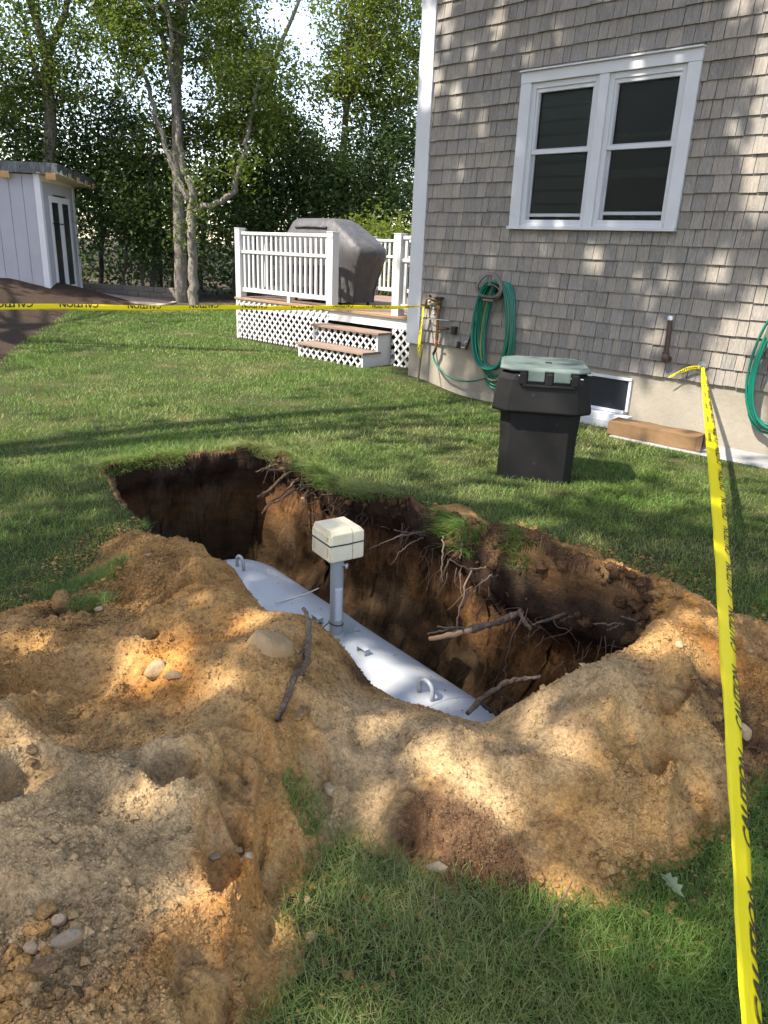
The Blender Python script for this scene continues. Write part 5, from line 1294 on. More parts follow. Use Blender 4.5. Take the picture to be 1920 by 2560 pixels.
def norm(a): return a/(np.linalg.norm(a, axis=-1, keepdims=True)+1e-12)
# tape 1: from the valve elbow across the lawn to the left
k1 = hw(.192, -.085, .812); e1 = at(-330, 764, 4.3)
n1 = 120; fr_ = np.linspace(0, 1, n1); P = e1[None]*(1-fr_[:, None])+k1[None]*fr_[:, None]; P[:, 2] -= .012*4*fr_*(1-fr_)+.004*np.sin(fr_*23)
T = norm(np.gradient(P, axis=0)); up_ = np.tile([0, 0, 1.0], (n1, 1)); Nn = norm(np.cross(T, up_)); Wv = norm(np.cross(Nn, T))
Nn = np.where((Nn@np.array([0, -1.0, 0]))[:, None] < 0, -Nn, Nn)
wd = np.where(fr_ > .9, .037-(fr_-.9)*.20, .037)
tw = np.interp(fr_, [0, .9, 1], [0, 0, .8]); W2 = Wv*np.cos(tw)[:, None]+Nn*np.sin(tw)[:, None]; N2 = Nn*np.cos(tw)[:, None]-Wv*np.sin(tw)[:, None]
tape1 = empty('caution_tape', (*k1,), 0, 'yellow caution tape stretched across the lawn from the valve to the left', 'tape')
rb = Ribbon(P, W2, N2, wd); o = rb.mesh('ribbon', None); o.parent = tape1; o.location = tuple(-k1)
TV, TF = text_mesh(.56)
ph = None
for gu in (28, 198, 362, 510, 637, 756, 858, 952, 1034):
    tt = np.linspace(0, rb.q[-1], 2000); pts = rb.pt(tt, np.zeros(2000), np.zeros(2000)); pu = proj(pts)[0]; l0 = tt[np.argmin(np.abs(pu-gu))]
    # lettering upside down, its feet lost in the fold along the upper edge
    l = l0-TV[:, 0]*1.05; t = np.interp(TV[:, 1], [TXH*.44, TXH], [.0182, -.0045])
    V = rb.pt(l, t, np.full(len(l), .0019)); m_ = MB().add(V, TF).build('lettering', M['ink'], None); m_.parent = tape1; m_.location = tuple(-k1)
t = empty('wooden_stake', (e1[0], e1[1], float(ground_z(e1[0], e1[1]))), .3, 'wooden stake holding the far left end of the tape across the lawn', 'stake')
MB().box(-.02,.02,-.02,.02,-.2,1.05).build('post', M['ramp'], t, bevel=.003)
# its tail hanging down beside the corner board to the stake
Pt = smooth_path([k1, k1+HX*.004-HY*.006-up*.05, hw(.188,-.10,.65), hw(.186,-.115,.50), hw(.180,-.118,.36), hw(.188,-.10,.25)], 46)
fz_ = np.linspace(0, 1, 46); Wt = np.array([HX*math.cos(.5*math.sin(6*f))+(-HY)*math.sin(.5*math.sin(6*f)) for f in fz_]); Nt = norm(np.cross(Wt, np.gradient(Pt, axis=0))); Nt = np.where((Nt@(-HY))[:, None] < 0, -Nt, Nt)
rt_ = Ribbon(Pt, Wt, Nt, np.interp(fz_, [0, .1, .55, .85, 1], [.025, .036, .036, .03, .012])); o = rt_.mesh('tape_tail', None); o.parent = tape1; o.location = tuple(-k1)
TV2, TF2 = text_mesh(.7)
for l0 in (.22, .50):
    V = rt_.pt(l0+TV2[:, 0]*.62, (TV2[:, 1]-TXH*.65)*.62, np.full(len(TV2), .002)); m_ = MB().add(V, TF2).build('lettering', M['ink'], None); m_.parent = tape1; m_.location = tuple(-k1)
# tape 2: from the wall bolt towards the viewer
k2 = hw(3.335, -.045, .552); pts2 = [k2, at(1775, 1060, 4.45), at(1794, 1235, 3.3), at(1808, 1420, 2.45), at(1817, 1600, 1.9), at(1838, 1900, 1.35), at(1856, 2200, 1.02), at(1880, 2560, .74), at(1892, 2760, .62)]
P = smooth_path(pts2, 120); n2 = len(P); fr_ = np.linspace(0, 1, n2); T = norm(np.gradient(P, axis=0))
vd = norm(P-CP[None]); side = norm(np.cross(vd, T)); side = np.where((side@CR)[:, None] < 0, -side, side); face = norm(np.cross(side, T)); face = np.where(np.sum(face*vd, 1)[:, None] > 0, -face, face)
# a flat ribbon that slowly rolls about its own length: full face near the wall, edge-on near the viewer
dist = np.linalg.norm(P-CP[None], axis=1); wantpx = np.interp(proj(P)[1], [900, 960, 1100, 1230, 1500, 1900, 2200, 2560], [8, 13, 25, 30, 32, 33, 34, 36])
ang = np.arccos(np.clip(wantpx*dist/FPX/.075, .05, 1)); wid = np.full(n2, .075); wid = np.minimum(wid, np.interp(fr_, [0, .03, .12, .22, 1], [.022, .030, .055, .075, .075]))
ang = np.where(fr_ < .2, ang*fr_/.2, ang)
for _ in range(8): ang[1:-1] = .25*ang[:-2]+.5*ang[1:-1]+.25*ang[2:]
Wd2 = side*np.cos(ang)[:, None]-face*np.sin(ang)[:, None]; Nd2 = face*np.cos(ang)[:, None]+side*np.sin(ang)[:, None]
tape2 = empty('caution_tape', (*k2,), 0, 'yellow caution tape running from the wall bolt towards the viewer down the right side', 'tape')
rb2 = Ribbon(P, Wd2, Nd2, wid); o = rb2.mesh('ribbon', None); o.parent = tape2; o.location = tuple(-k2)
TV3, TF3 = text_mesh(1.0)
l0 = .35
while l0 < rb2.q[-1]-.2:
    V = rb2.pt(l0-TV2[:, 0]*1.1, .037-(TV2[:, 1]-TXH*.3)*.75, np.full(len(TV2), .0016)); m_ = MB().add(V, TF2).build('lettering', M['ink'], None); m_.parent = tape2; m_.location = tuple(-k2)
    if l0 < 2.6:
        V = rb2.pt(l0+.11-TV3[:, 0]*.62, -.004-TV3[:, 1]*.38, np.full(len(TV3), .0016)); m_ = MB().add(V, TF3).build('lettering', M['ink'], None); m_.parent = tape2; m_.location = tuple(-k2)
    l0 += .40
Pt = smooth_path([k2+(-HX)*.02, hw(3.24,-.05,.535), hw(3.15,-.06,.49), hw(3.06,-.07,.425)], 24); Wt = np.array([norm(np.array([0,0,1.0])+.4*HX*math.sin(i*.5)) for i in range(24)]); Nt = norm(np.cross(Wt, np.gradient(Pt, axis=0))); Nt = np.where((Nt@(-HY))[:, None] < 0, -Nt, Nt)
rt_ = Ribbon(Pt, Wt, Nt, np.interp(np.linspace(0, 1, 24), [0, .2, .7, 1], [.03, .036, .028, .006])); o = rt_.mesh('loose_end', None); o.parent = tape2; o.location = tuple(-k2)
V = rt_.pt(.12-TV3[:, 0]*.7, (TV3[:, 1]-.022)*.5, np.full(len(TV3), .002)); m_ = MB().add(V, TF3).build('lettering', M['ink'], None); m_.parent = tape2; m_.location = tuple(-k2)

# ================================================================== STONES, CLODS, STICKS, ROOTS
def stone(name, u, v, wpx, asp, hasp, mat, label, cat='stone', group=None, rot=0.0, sink=.35, seed=0, rough=.12, push=None):
    p = hit(u, v)
    if push: p = p+norm(p-CP)*push
    d = np.linalg.norm(p-CP); r = wpx*d/FPX/2
    g = np.random.default_rng(seed+int(u)); V = []; F = []
    nu, nv = 22, 14; rough = .26 if cat == 'clod' else rough
    for j in range(nv+1):
        th = math.pi*j/nv
        for i in range(nu):
            ph_ = 2*math.pi*i/nu; V.append((math.sin(th)*math.cos(ph_), math.sin(th)*math.sin(ph_), math.cos(th)))
    V = np.array(V); s0 = g.uniform(0, 50)
    f = 1+rough*1.6*fbm(V[:, 0]+s0, V[:, 1]+s0, V[:, 2]+s0, f=1.1, o=3, s=seed)+rough*.8*np.round(2.2*vnoise(V[:, 0]*1.3+s0, V[:, 1]*1.3, V[:, 2]*1.3+s0, seed+3))/2.2+(.09 if cat == 'clod' else .025)*fbm(V[:, 0]+s0, V[:, 1], V[:, 2]+s0, f=4.2, o=3, s=seed+9)
    V = V/(np.sum(np.abs(V)**3.2, axis=1)[:, None]**(1/3.2))**.55; V = V*f[:, None]
    for _ in range(9 if cat != 'clod' else 4):      # split faces
        pn = norm(g.normal(0, 1, 3)); pd_ = g.uniform(.60, .86)*(1 if name != 'boulder' else 1.12); V = V-pn[None]*np.maximum(V@pn-pd_, 0)[:, None]*.88
    V = V*np.array([1, asp, hasp])
    c, s_ = math.cos(rot), math.sin(rot); V = np.stack([V[:, 0]*c-V[:, 1]*s_, V[:, 0]*s_+V[:, 1]*c, V[:, 2]], 1)*r
    for j in range(nv):
        for i in range(nu): F.append((j*nu+i, (j+1)*nu+i, (j+1)*nu+(i+1) % nu, j*nu+(i+1) % nu))
    me = np_mesh(name, V, np.array(F), M[mat], True)
    o = link(name, me, None, (p[0], p[1], float(ground_z(p[0], p[1]))+r*hasp*(1-sink*2)+.001) if not push else tuple(p)); return tag(o, label, cat, group)
stone('boulder', 672, 1628, 118, .9, 1.0, 'tan', 'large smooth tan boulder half buried in the heap left of the long stick', rot=.5, rough=.05, push=.034)
stone('rock', 392, 1684, 60, .85, .70, 'tan', 'blocky tan rock in the sunlit hollow of the sand heap', rot=.4, seed=2)
stone('rock', 438, 1692, 50, .6, .35, 'tan', 'flat sandy rock just right of the blocky tan rock', rot=.2, seed=5, sink=.45)
stone('stone', 166, 2357, 74, .55, .50, 'grey', 'long oval grey stone lying on the sand near the lower left corner', rot=.62, seed=1)
stone('stone', 142, 2312, 36, .8, .7, 'pale', 'whitish angular stone just above the long oval stone', rot=.3, seed=3)
stone('clod', 116, 2287, 42, .9, .85, 'sand', 'round sandy clod above the whitish angular stone', 'clod', seed=4)
stone('clod', 98, 2332, 50, .8, .7, 'sand', 'brown sandy clod left of the whitish angular stone', 'clod', seed=6)
stone('stone', 32, 2357, 22, .8, .7, 'pale', 'small white pebble furthest left among the stones in the lower left corner', seed=7)
stone('stone', 80, 2372, 34, .85, .6, 'grey', 'grey rounded stone below the brown sandy clod', seed=8)
stone('stone', 50, 2376, 28, .9, .7, 'tan', 'buff pebble beside the grey rounded stone', seed=9)
stone('clod', 30, 2402, 44, .85, .8, 'sand', 'yellowish lump at the left edge below the buff pebble', 'clod', seed=10)
stone('clod', 58, 2415, 40, .8, .75, 'sand', 'sandy lump between the yellowish lump and the dark flat stone', 'clod', seed=11)
stone('stone', 112, 2428, 62, .9, .35, 'brown', 'dark brown flat stone standing in the sand in the lower left corner', rot=1.2, seed=12, sink=.2)
stone('clod', 40, 2480, 72, .9, .75, 'sand', 'biggest sandy clod in the lower left corner', 'clod', seed=13)
stone('stone', 10, 2458, 24, .9, .7, 'pale', 'creamy pebble at the left edge beside the biggest clod', seed=14)
stone('clod', 14, 2545, 50, .9, .7, 'sand', 'sandy clod at the very bottom left', 'clod', seed=15)
stone('stone', 79, 1882, 30, .8, .8, 'brown', 'brown round stone in the shaded dent at the left edge', seed=16)
stone('stone', 80, 1913, 32, .75, .6, 'brown', 'reddish stone just below the brown round stone', seed=17)
stone('stone', 824, 1978, 36, .9, .75, 'pale', 'pale stone in loose sand above the strip of grass', seed=18)
stone('stone', 1015, 1832, 24, .8, .7, 'tan', 'lone tan pebble on the slope below the tank end', rot=.7, seed=19)
stone('stone', 538, 2145, 28, .85, .6, 'grey', 'grey stone left of two pale pebbles on the near sand', seed=20)
stone('stone', 598, 2131, 20, .9, .8, 'tan', 'yellow pebble beside the whitish pebble on the near sand', seed=21)
stone('stone', 622, 2146, 24, .8, .7, 'pale', 'whitish pebble right of the yellow pebble on the near sand', seed=22)
stone('stone', 605, 2155, 12, .9, .8, 'pale', 'tiniest pale pebble below the yellow pebble', seed=23)
stone('stone', 769, 2253, 18, .8, .8, 'pale', 'white pebble lying in the near grass', seed=24)
stone('stone', 777, 2347, 30, 1.1, .7, 'tan', 'salmon coloured stone lying in the near grass', seed=25)
stone('rock', 1856, 1832, 40, 1.0, .95, 'pale', 'white chunky rock right of the long tape', seed=26)
stone('stone', 1696, 1615, 20, .9, .8, 'pale', 'whitish stone on the crest left of the long tape', seed=27)
stone('stone', 1870, 1630, 20, .8, .7, 'tan', 'pinkish tan stone at the right edge of the heap', seed=28)
stone('stone', 1092, 2170, 52, .5, .4, 'grey', 'flat grey stone where the sand meets the near grass', seed=29)
stone('stone', 372, 1390, 24, .6, .35, 'pale', 'pale flat stone near the top of the left heap', seed=30)
stone('stone', 247, 1525, 22, .7, .6, 'pale', 'light stone between two grass tufts on the left heap', seed=31)
stone('clod', 1510, 2177, 42, .9, .8, 'sand', 'blocky orange clod at the foot of the heap by the near grass', 'clod', seed=32)
stone('clod', 1560, 2130, 52, .7, .7, 'sand', 'largest clod on the lower edge of the right heap', 'clod', seed=33)
stone('clod', 1620, 2150, 34, .8, .8, 'sand', 'clod right of the largest clod on the lower edge of the right heap', 'clod', seed=34)
stone('clod', 1520, 1890, 30, .8, .6, 'sand', 'light clod halfway up the right heap', 'clod', seed=35)
stone('clod', 1345, 2200, 26, .9, .8, 'sand', 'sandy clod in the grass edge left of the blocky orange clod', 'clod', seed=36)
g_ = np.random.default_rng(8)
for k in range(26):
    u, v = [(g_.uniform(1480, 1740), g_.uniform(2090, 2200)), (g_.uniform(10, 150), g_.uniform(2380, 2550)), (g_.uniform(1740, 1900), g_.uniform(1700, 2020))][k % 3]
    p = hit(u, v)
    if grid_val(edge, p[0], p[1]) < -.02: continue
    stone('clod', u, v, g_.uniform(14, 26), .85, .75, 'sand', 'small sandy clod lying on the edge of the heap', 'clod', 'small clods on the edge of the heap', seed=50+k)
# root stump coated in sand on the left
p = hit(160, 1525)
o = MB().tube([p+np.array([-.02,.03,.05]), p+np.array([-.01,.01,.045]), p+np.array([.005,-.02,.03]), p+np.array([.012,-.035,.02])],[.026,.034,.036,.031],12).build('root_stub', M['sand'], None, smooth=True); MB().tube([p+np.array([.0122,-.0356,.0197]), p+np.array([.0128,-.0375,.0185])],[.026,.024],9).build('dark_end_cap', M['brown'], o)  # dark cap painted for the shade of a hollow
tag(o, 'sand caked root stub with a dark hollow end at the left edge of the heap', 'root stub')

def stick(name, pts, r, mat='stick', parent=None, n=24, jit=.006, seed=0, lay=None):
    P = smooth_path(pts, n)
    if lay is not None:      # rest on the ground it lies on
        W_ = P+lay; gz = ground_z(W_[:, 0], W_[:, 1])+max(r)*.75; P[:, 2] = np.maximum(P[:, 2], gz-lay[2])
    g = np.random.default_rng(seed); P[1:-1] += g.normal(0, jit, (n-2, 3))*.35
    R = np.interp(np.linspace(0, 1, n), np.linspace(0, 1, len(r)), r)*(1+.12*g.normal(size=n))
    return MB().tube(P, R, 7).build(name, M[mat], parent, smooth=True)
def hp(u, v, lift=.008): p = hit(u, v); return np.array([p[0], p[1], float(ground_z(p[0], p[1]))+lift])
s1 = tag(empty('long_stick', hp(700, 1790), 0), 'long forked grey stick leaning on the sand beside the boulder', 'stick')
O = np.array(s1.location)
a_ = stick('stem', [at(757,1520,2.22)-O, hp(772,1560,.03)-O, hp(771,1640,.012)-O, hp(755,1690,.012)-O, hp(722,1740,.010)-O, hp(692,1808,.006)-O], [.006,.010,.011,.012,.010,.007], parent=s1, seed=1, lay=O)
stick('side_twig', [hp(770,1630,.012)-O, hp(758,1680,.012)-O, hp(757,1715,.008)-O], [.005,.004,.002], parent=s1, n=10, seed=2, lay=O)
stick('side_twig', [hp(768,1632,.012)-O, hp(750,1640,.010)-O, hp(738,1640,.006)-O], [.004,.003,.002], parent=s1, n=8, seed=3, lay=O)
o = stick('charred_stick', [hp(742,1812,.006), hp(752,1795,.012), hp(768,1778,.008)], [.006,.013,.006], 'brown', n=8, lay=np.zeros(3)); tag(o, 'short black charred stick right of the long forked stick', 'stick')
# branch sticking out of the house-side wall of the pit
Yb = lambda u, v, y: at(u, v, y)
br = tag(empty('broken_branch', Yb(1335,1512,3.02), 0), 'thick broken grey branch jutting from the pit wall with a snapped pink end', 'branch'); O = np.array(br.location)
B_ = lambda u, v, y: at(u, v, y)-O
stick('stem', [B_(1340,1508,3.05), B_(1290,1535,2.98), B_(1240,1558,2.93), B_(1175,1573,2.88), B_(1120,1588,2.84)], [.008,.014,.017,.016,.013], parent=br, seed=4)
stick('snapped_end', [B_(1180,1574,2.879), B_(1130,1587,2.84), B_(1073,1597,2.80)], [.0135,.014,.009], 'cutwood', parent=br, n=10, seed=5)
stick('side_branch', [B_(1298,1530,2.98), B_(1312,1555,2.95), B_(1327,1575,2.92)], [.011,.011,.010], parent=br, n=8, seed=6)
stick('side_branch', [B_(1185,1571,2.88), B_(1130,1568,2.86), B_(1093,1566,2.84)], [.005,.005,.004], parent=br, n=10, seed=7)
stick('side_branch', [B_(1120,1572,2.85), B_(1095,1580,2.83), B_(1068,1585,2.82)], [.004,.004,.003], parent=br, n=8, seed=8)
b2 = tag(empty('fallen_branch', at(1170,1785,2.28), 0), 'bent grey branch resting across the near end of the white tank', 'branch'); O = np.array(b2.location)
stick('stem', [B_(1168,1784,2.26), B_(1200,1752,2.30), B_(1240,1722,2.34), B_(1275,1702,2.36), B_(1310,1698,2.36), B_(1352,1690,2.36)], [.009,.011,.011,.011,.009,.006], parent=b2, seed=9)
stick('side_branch', [B_(1240,1722,2.34), B_(1265,1740,2.36), B_(1290,1755,2.38)], [.004,.004,.003], parent=b2, n=10, seed=10)
stick('side_branch', [B_(1200,1757,2.30), B_(1225,1775,2.31), B_(1240,1788,2.31)], [.007,.008,.006], parent=b2, n=8, seed=12)
stick('side_branch', [B_(1255,1740,2.36), B_(1250,1770,2.36), B_(1256,1792,2.36)], [.003,.003,.002], parent=b2, n=8, seed=13)
o = stick('bark_scrap', [hp(1090,1768,.012), hp(1108,1765,.02), hp(1122,1758,.016)], [.006,.012,.005], 'stick', n=8); tag(o, 'dark scrap of bark beside the near lifting lug', 'bark')
# roots torn out of the bank: parts of the pit
def root(pts, r, mat='root', n=20, seed=0): return stick('root', [at(*p) for p in pts], r, mat, pit_o, n, .008, seed)
ROOTS = [
 ([(770,1172,5.00),(735,1173,4.90),(690,1176,4.80),(655,1172,4.72),(640,1180,4.68)], [.016,.015,.014,.011,.007]),
 ([(770,1180,4.98),(725,1180,4.85),(700,1198,4.76),(680,1222,4.70),(643,1243,4.62)], [.020,.019,.018,.016,.013]),
 ([(775,1178,4.98),(740,1198,4.82),(715,1228,4.72),(690,1250,4.66),(668,1262,4.62),(655,1284,4.58)], [.016,.015,.014,.012,.012,.011]),
 ([(820,1195,4.80),(780,1212,4.70),(740,1222,4.62),(700,1250,4.56),(670,1262,4.54),(660,1280,4.50)], [.017,.016,.014,.012,.011,.009]),
 ([(810,1188,4.82),(780,1196,4.72),(745,1200,4.66),(722,1203,4.62)], [.010,.009,.008,.006]),
 ([(790,1205,4.74),(775,1222,4.66),(762,1240,4.60),(758,1248,4.58)], [.018,.019,.021,.023]),
 ([(690,1160,5.0),(680,1165,4.92),(655,1172,4.85)], [.006,.006,.004]), ([(740,1230,4.7),(725,1250,4.66),(718,1268,4.64),(720,1290,4.64)], [.005,.005,.004,.003]),
 ([(850,1240,4.5),(830,1234,4.42),(803,1237,4.4)], [.006,.006,.005]), ([(905,1235,4.35),(918,1245,4.3),(918,1262,4.28)], [.007,.007,.005]),
 ([(1065,1330,3.75),(1020,1335,3.68),(975,1350,3.62),(945,1362,3.58),(921,1373,3.55)], [.008,.008,.008,.006,.004]),
 ([(1060,1345,3.72),(1030,1355,3.66),(1000,1380,3.62),(975,1415,3.6)], [.006,.006,.005,.004]),
 ([(1068,1340,3.7),(1040,1334,3.66),(985,1325,3.62)], [.004,.004,.003]),
 ([(1107,1340,3.6),(1108,1380,3.56),(1104,1420,3.54),(1105,1458,3.52)], [.008,.008,.006,.005]),
 ([(1156,1350,3.45),(1153,1380,3.42),(1151,1398,3.4)], [.006,.006,.005]),
 ([(1180,1420,3.35),(1165,1455,3.3),(1160,1500,3.26),(1145,1530,3.24),(1141,1610,3.2)], [.008,.008,.008,.008,.006]),
 ([(1262,1412,3.25),(1225,1440,3.2),(1185,1470,3.16),(1165,1495,3.14),(1150,1520,3.12)], [.007,.007,.006,.006,.005]),
 ([(1230,1400,3.28),(1212,1420,3.2),(1175,1425,3.16),(1150,1416,3.14),(1122,1398,3.14)], [.006,.007,.007,.006,.004]),
 ([(1275,1415,3.2),(1255,1442,3.14),(1230,1440,3.12)], [.005,.005,.004]),
 ([(1335,1425,3.05),(1310,1420,2.98),(1288,1418,2.95)], [.007,.007,.005]), ([(1300,1430,3.05),(1312,1470,3.0),(1318,1500,2.97)], [.006,.006,.005]),
 ([(1420,1535,2.85),(1380,1545,2.8),(1345,1560,2.78),(1330,1562,2.77)], [.013,.011,.010,.008]), ([(1440,1540,2.82),(1420,1545,2.78),(1400,1555,2.76)], [.010,.009,.007]),
 ([(1612,1570,2.52),(1590,1555,2.52),(1570,1545,2.53),(1552,1541,2.54)], [.006,.007,.006,.005]), ([(1560,1560,2.55),(1520,1560,2.54),(1483,1559,2.54)], [.006,.006,.004]), ([(1550,1558,2.54),(1535,1570,2.53),(1518,1578,2.52)], [.005,.005,.003]),
 ([(1310,1530,2.95),(1285,1580,2.9),(1265,1640,2.86),(1262,1700,2.84)], [.004,.004,.003,.003])]
for k, (pts, r) in enumerate(ROOTS): root(pts, [x*.62 for x in r], 'root' if max(r) > .009 else 'rootfine', seed=100+k)
MB().cyl(at(757.5,1247,4.579), at(756.5,1251,4.56), .0155, .013, n=9).build('root_cut_end', M['cutwood'], pit_o)
# fine hair roots, one part
m_ = MB(); g_ = np.random.default_rng(4)
for k in range(230):
    x = g_.uniform(-1.0, 1.15); 
    c = g_.integers(len(PIT)-1); 
    c = g_.integers(4, 18); f = g_.random(); q = np.array(PIT[c])*(1-f)+np.array(PIT[c+1])*f
    nrm = np.array([-.766, -.643, 0]); p0 = np.array([q[0], q[1], -g_.uniform(.02, .28)])+nrm*g_.uniform(-.03, .05)
    ln = g_.uniform(.05, .26); P = [p0]; d = nrm*g_.uniform(.2, 1.0)+np.array([0, 0, -g_.uniform(.2, 1.2)])+g_.normal(0, .35, 3)
    for i in range(5): d = norm(d+g_.normal(0, .35, 3)+np.array([0, 0, -.22])); P.append(P[-1]+d*ln/5)
    m_.tube(P, np.linspace(g_.uniform(.001, .0024), .0006, 6), 4, cap=False)
tag(m_.build('hair_roots', M['rootfine'], pit_o), kind='stuff')
# pale oak leaf and a thin twig on the near grass
p = gnd(1682, 2215, .055); a = .6
pts = [(.8*a_, .8*b_) for a_, b_ in [(0,-.04),(.008,-.02),(.022,-.018),(.012,-.004),(.026,.004),(.013,.014),(.02,.026),(.006,.03),(0,.044),(-.006,.03),(-.02,.028),(-.013,.014),(-.026,.006),(-.012,-.004),(-.022,-.016),(-.008,-.02)]]
V = [(x*math.cos(a)-y*math.sin(a), x*math.sin(a)+y*math.cos(a), .012*abs(x)/.02+.006*math.sin(y*60)) for x, y in pts]+[(0,0,0)]
o = MB().add(V, [(i, (i+1) % 16, 16) for i in range(16)]).build('oak_leaf', M['paleleaf'], None); o.location = tuple(p); md = o.modifiers.new('thickness', 'SOLIDIFY'); md.thickness = .0006
tag(o, 'single pale lobed oak leaf on the near grass left of the tape', 'leaf')
o = stick('dry_twig', [gnd(1430,2205,.05), gnd(1390,2280,.05), gnd(1350,2340,.045), gnd(1335,2372,.04)], [.0016,.002,.002,.0012], 'rootfine', n=14); tag(o, 'thin straw coloured twig lying on the near grass', 'twig')

# ================================================================== TREES
def leaf_cloud(C, per, spread, size, seed, flat=.8, aspect=.5):
    """clusters of leaf-sized faces round centres C (n,3), spread (n,)"""
    g = np.random.default_rng(seed); n = len(C)*per
    c = np.repeat(C, per, 0)+g.normal(0, 1, (n, 3))*np.repeat(spread, per)[:, None]*np.array([1, 1, flat])
    s = size*(.40+1.15*g.random(n)**1.4); nrm = norm(g.normal(0, 1, (n, 3))+np.array([0, 0, 1.1])); t = norm(np.cross(nrm, g.normal(0, 1, (n, 3)))); b = np.cross(nrm, t)
    fold = nrm*(s*.10)[:, None]
    V = np.stack([c-t*s[:, None], c+b*(s*aspect)[:, None]+fold+t*(s*.1)[:, None], c+t*s[:, None], c-b*(s*aspect)[:, None]+fold+t*(s*.1)[:, None]], 1)
    return V, np.clip(.62*np.repeat(g.random(len(C)), per)+.45*g.random(n)-.03, 0, 1)
def leaf_mesh(name, V, R, mat, parent=None, org=(0, 0, 0)):
    n = len(V); F = np.arange(4*n).reshape(n, 4); me = np_mesh(name, (V-np.array(org)).reshape(-1, 3), F, mat); attr(me, 'rnd', np.repeat(R, 4)); return link(name, me, parent)
def limb(m_, pts, r0, r1, n=8, wob=.03, seed=0):
    g = np.random.default_rng(seed); k = max(8, 4*len(pts)); P = smooth_path(pts, k); P[1:-1] += g.normal(0, wob, (k-2, 3)); 
    m_.tube(P, np.linspace(r0, r1, k), n); return P
def tree(label, Y, limbs, blobs, leaf, mat, bark='bark', per=92, group=None, seed=0, lsize=.045, name='tree', clump=.22, dens=1.0, base=None):
    """limbs: [(pixel points, r0, r1)] at depth Y (points may carry their own depth); blobs: (u, v, Y, radius across, radius up, clusters)"""
    g = np.random.default_rng(seed); W = lambda p: at(p[0], p[1], p[2] if len(p) > 2 else Y)
    b0 = W(limbs[0][0][0]); org = np.array([b0[0], b0[1], float(base_z(b0[0], b0[1]))])
    root_ = empty(name, org, 0, label, 'tree', group)
    for i, (pts, r0, r1) in enumerate(limbs):
        m_ = MB(); P = [W(p) for p in pts]
        if i == 0: P[0] = np.array([P[0][0], P[0][1], org[2]-.15])
        limb(m_, P, r0, r1, 10 if i == 0 else 7, .012+.01*(r0 < .08), seed+i)
        m_.build('trunk' if i == 0 else 'limb', M[bark], root_, org, smooth=True)
    Cs, Sp = [], []
    for (u, v, y, rx, rzv, n) in blobs:
        c = at(u, v, y); q = norm(g.normal(0, 1, (int(n*dens), 3)))*(g.random((int(n*dens), 1))**.45)
        Cs.append(c+q*np.array([rx, rx, rzv])); Sp.append(np.full(len(q), clump)*(.6+.8*g.random(len(q))))
    if Cs:
        V, R = leaf_cloud(np.concatenate(Cs), per, np.concatenate(Sp), lsize, seed+77)
        # twigs towards the clusters
        leaf_mesh('crown', V, R, M[mat], root_, org)
        tw_ = MB(); C_ = np.concatenate(Cs); main = np.concatenate([smooth_path([W(p) for p in l[0]], 20) for l in limbs])
        for k in g.choice(len(C_), min(len(C_), 46), replace=False):
            j = np.argmin(np.linalg.norm(main-C_[k], axis=1)+.6*np.clip(main[:, 2]-C_[k][2], 0, 9)); a = main[j]; L_ = np.linalg.norm(C_[k]-a)
            if L_ < 3.5: tw_.tube(smooth_path([a, (a+C_[k])/2+g.normal(0, .10*L_, 3), C_[k]], 7), np.linspace(.022, .006, 7)*(.6+.25*L_), 4, cap=False)
        if tw_.v: tag(tw_.build('twigs', M[bark], root_, org, smooth=True), kind='stuff')
    return root_
tree('tall pale forked oak behind the shed roof', 19.5, [([(132,742),(126,370),(122,240),(118,140)], .17, .125), ([(118,145),(100,70),(66,-20),(40,-160)], .11, .06), ([(119,142),(138,90),(160,40),(190,-70)], .10, .05), ([(105,215),(85,180),(75,110),(50,20)],.05,.03), ([(133,260),(175,242),(240,237)],.035,.015)],
     [(60,60,19,2.6,1.7,95),(190,20,19.6,1.3,.9,30),(40,200,20,1.7,1.1,55),(170,180,20,1.1,.8,28),(200,-120,19,3.2,1.5,90),(-60,-100,19,3,2,90)], 0, 'oakleaf', seed=1)
tree('straight grey oak trunk behind the leaning limb in the centre', 18.6, [([(455,748),(448,560),(443,330),(440,190),(456,60),(470,-160)], .155, .09), ([(441,230),(420,160),(405,90),(370,10),(330,-90)], .08, .04), ([(446,200),(430,110),(445,20),(440,-100)], .06, .03)],
     [(420,40,18.6,1.2,.9,34),(490,110,18.8,.8,.7,20),(340,60,18.6,1.2,.9,36),(480,-140,18.6,3.0,1.6,100),(500,330,19.3,.9,.9,30),(450,280,19.4,.7,.7,18)], 0, 'oakleaf', seed=2)
tree('crooked multi limbed pale tree in front of the straight grey trunk', 17.6, [([(483,746),(480,620),(480,520),(486,470),(468,440)], .115, .085), ([(478,512),(455,470),(425,395),(395,310),(375,235),(354,172)], .075, .04), ([(468,442),(455,425),(452,380),(438,240),(424,150),(428,60),(412,10),(380,-70)], .07, .035),
     ([(486,520),(520,516),(553,506),(590,480),(588,440),(606,405),(618,350),(626,300),(640,225)], .075, .035), ([(354,172),(340,205),(318,205)],.02,.012), ([(354,175),(300,250),(285,260)],.03,.015)],
     [(330,110,17.6,.8,.6,20),(370,180,17.4,.6,.5,12),(640,190,17.6,1.0,.8,36),(620,300,18,.9,.8,30),(570,330,18.2,.8,.7,24),(410,-80,17.6,2.4,1.3,60),(470,560,17.3,.35,.5,3),(510,430,17.3,.4,.4,5),(600,430,17.3,.45,.4,5)], 0, 'oakleaf', seed=3)
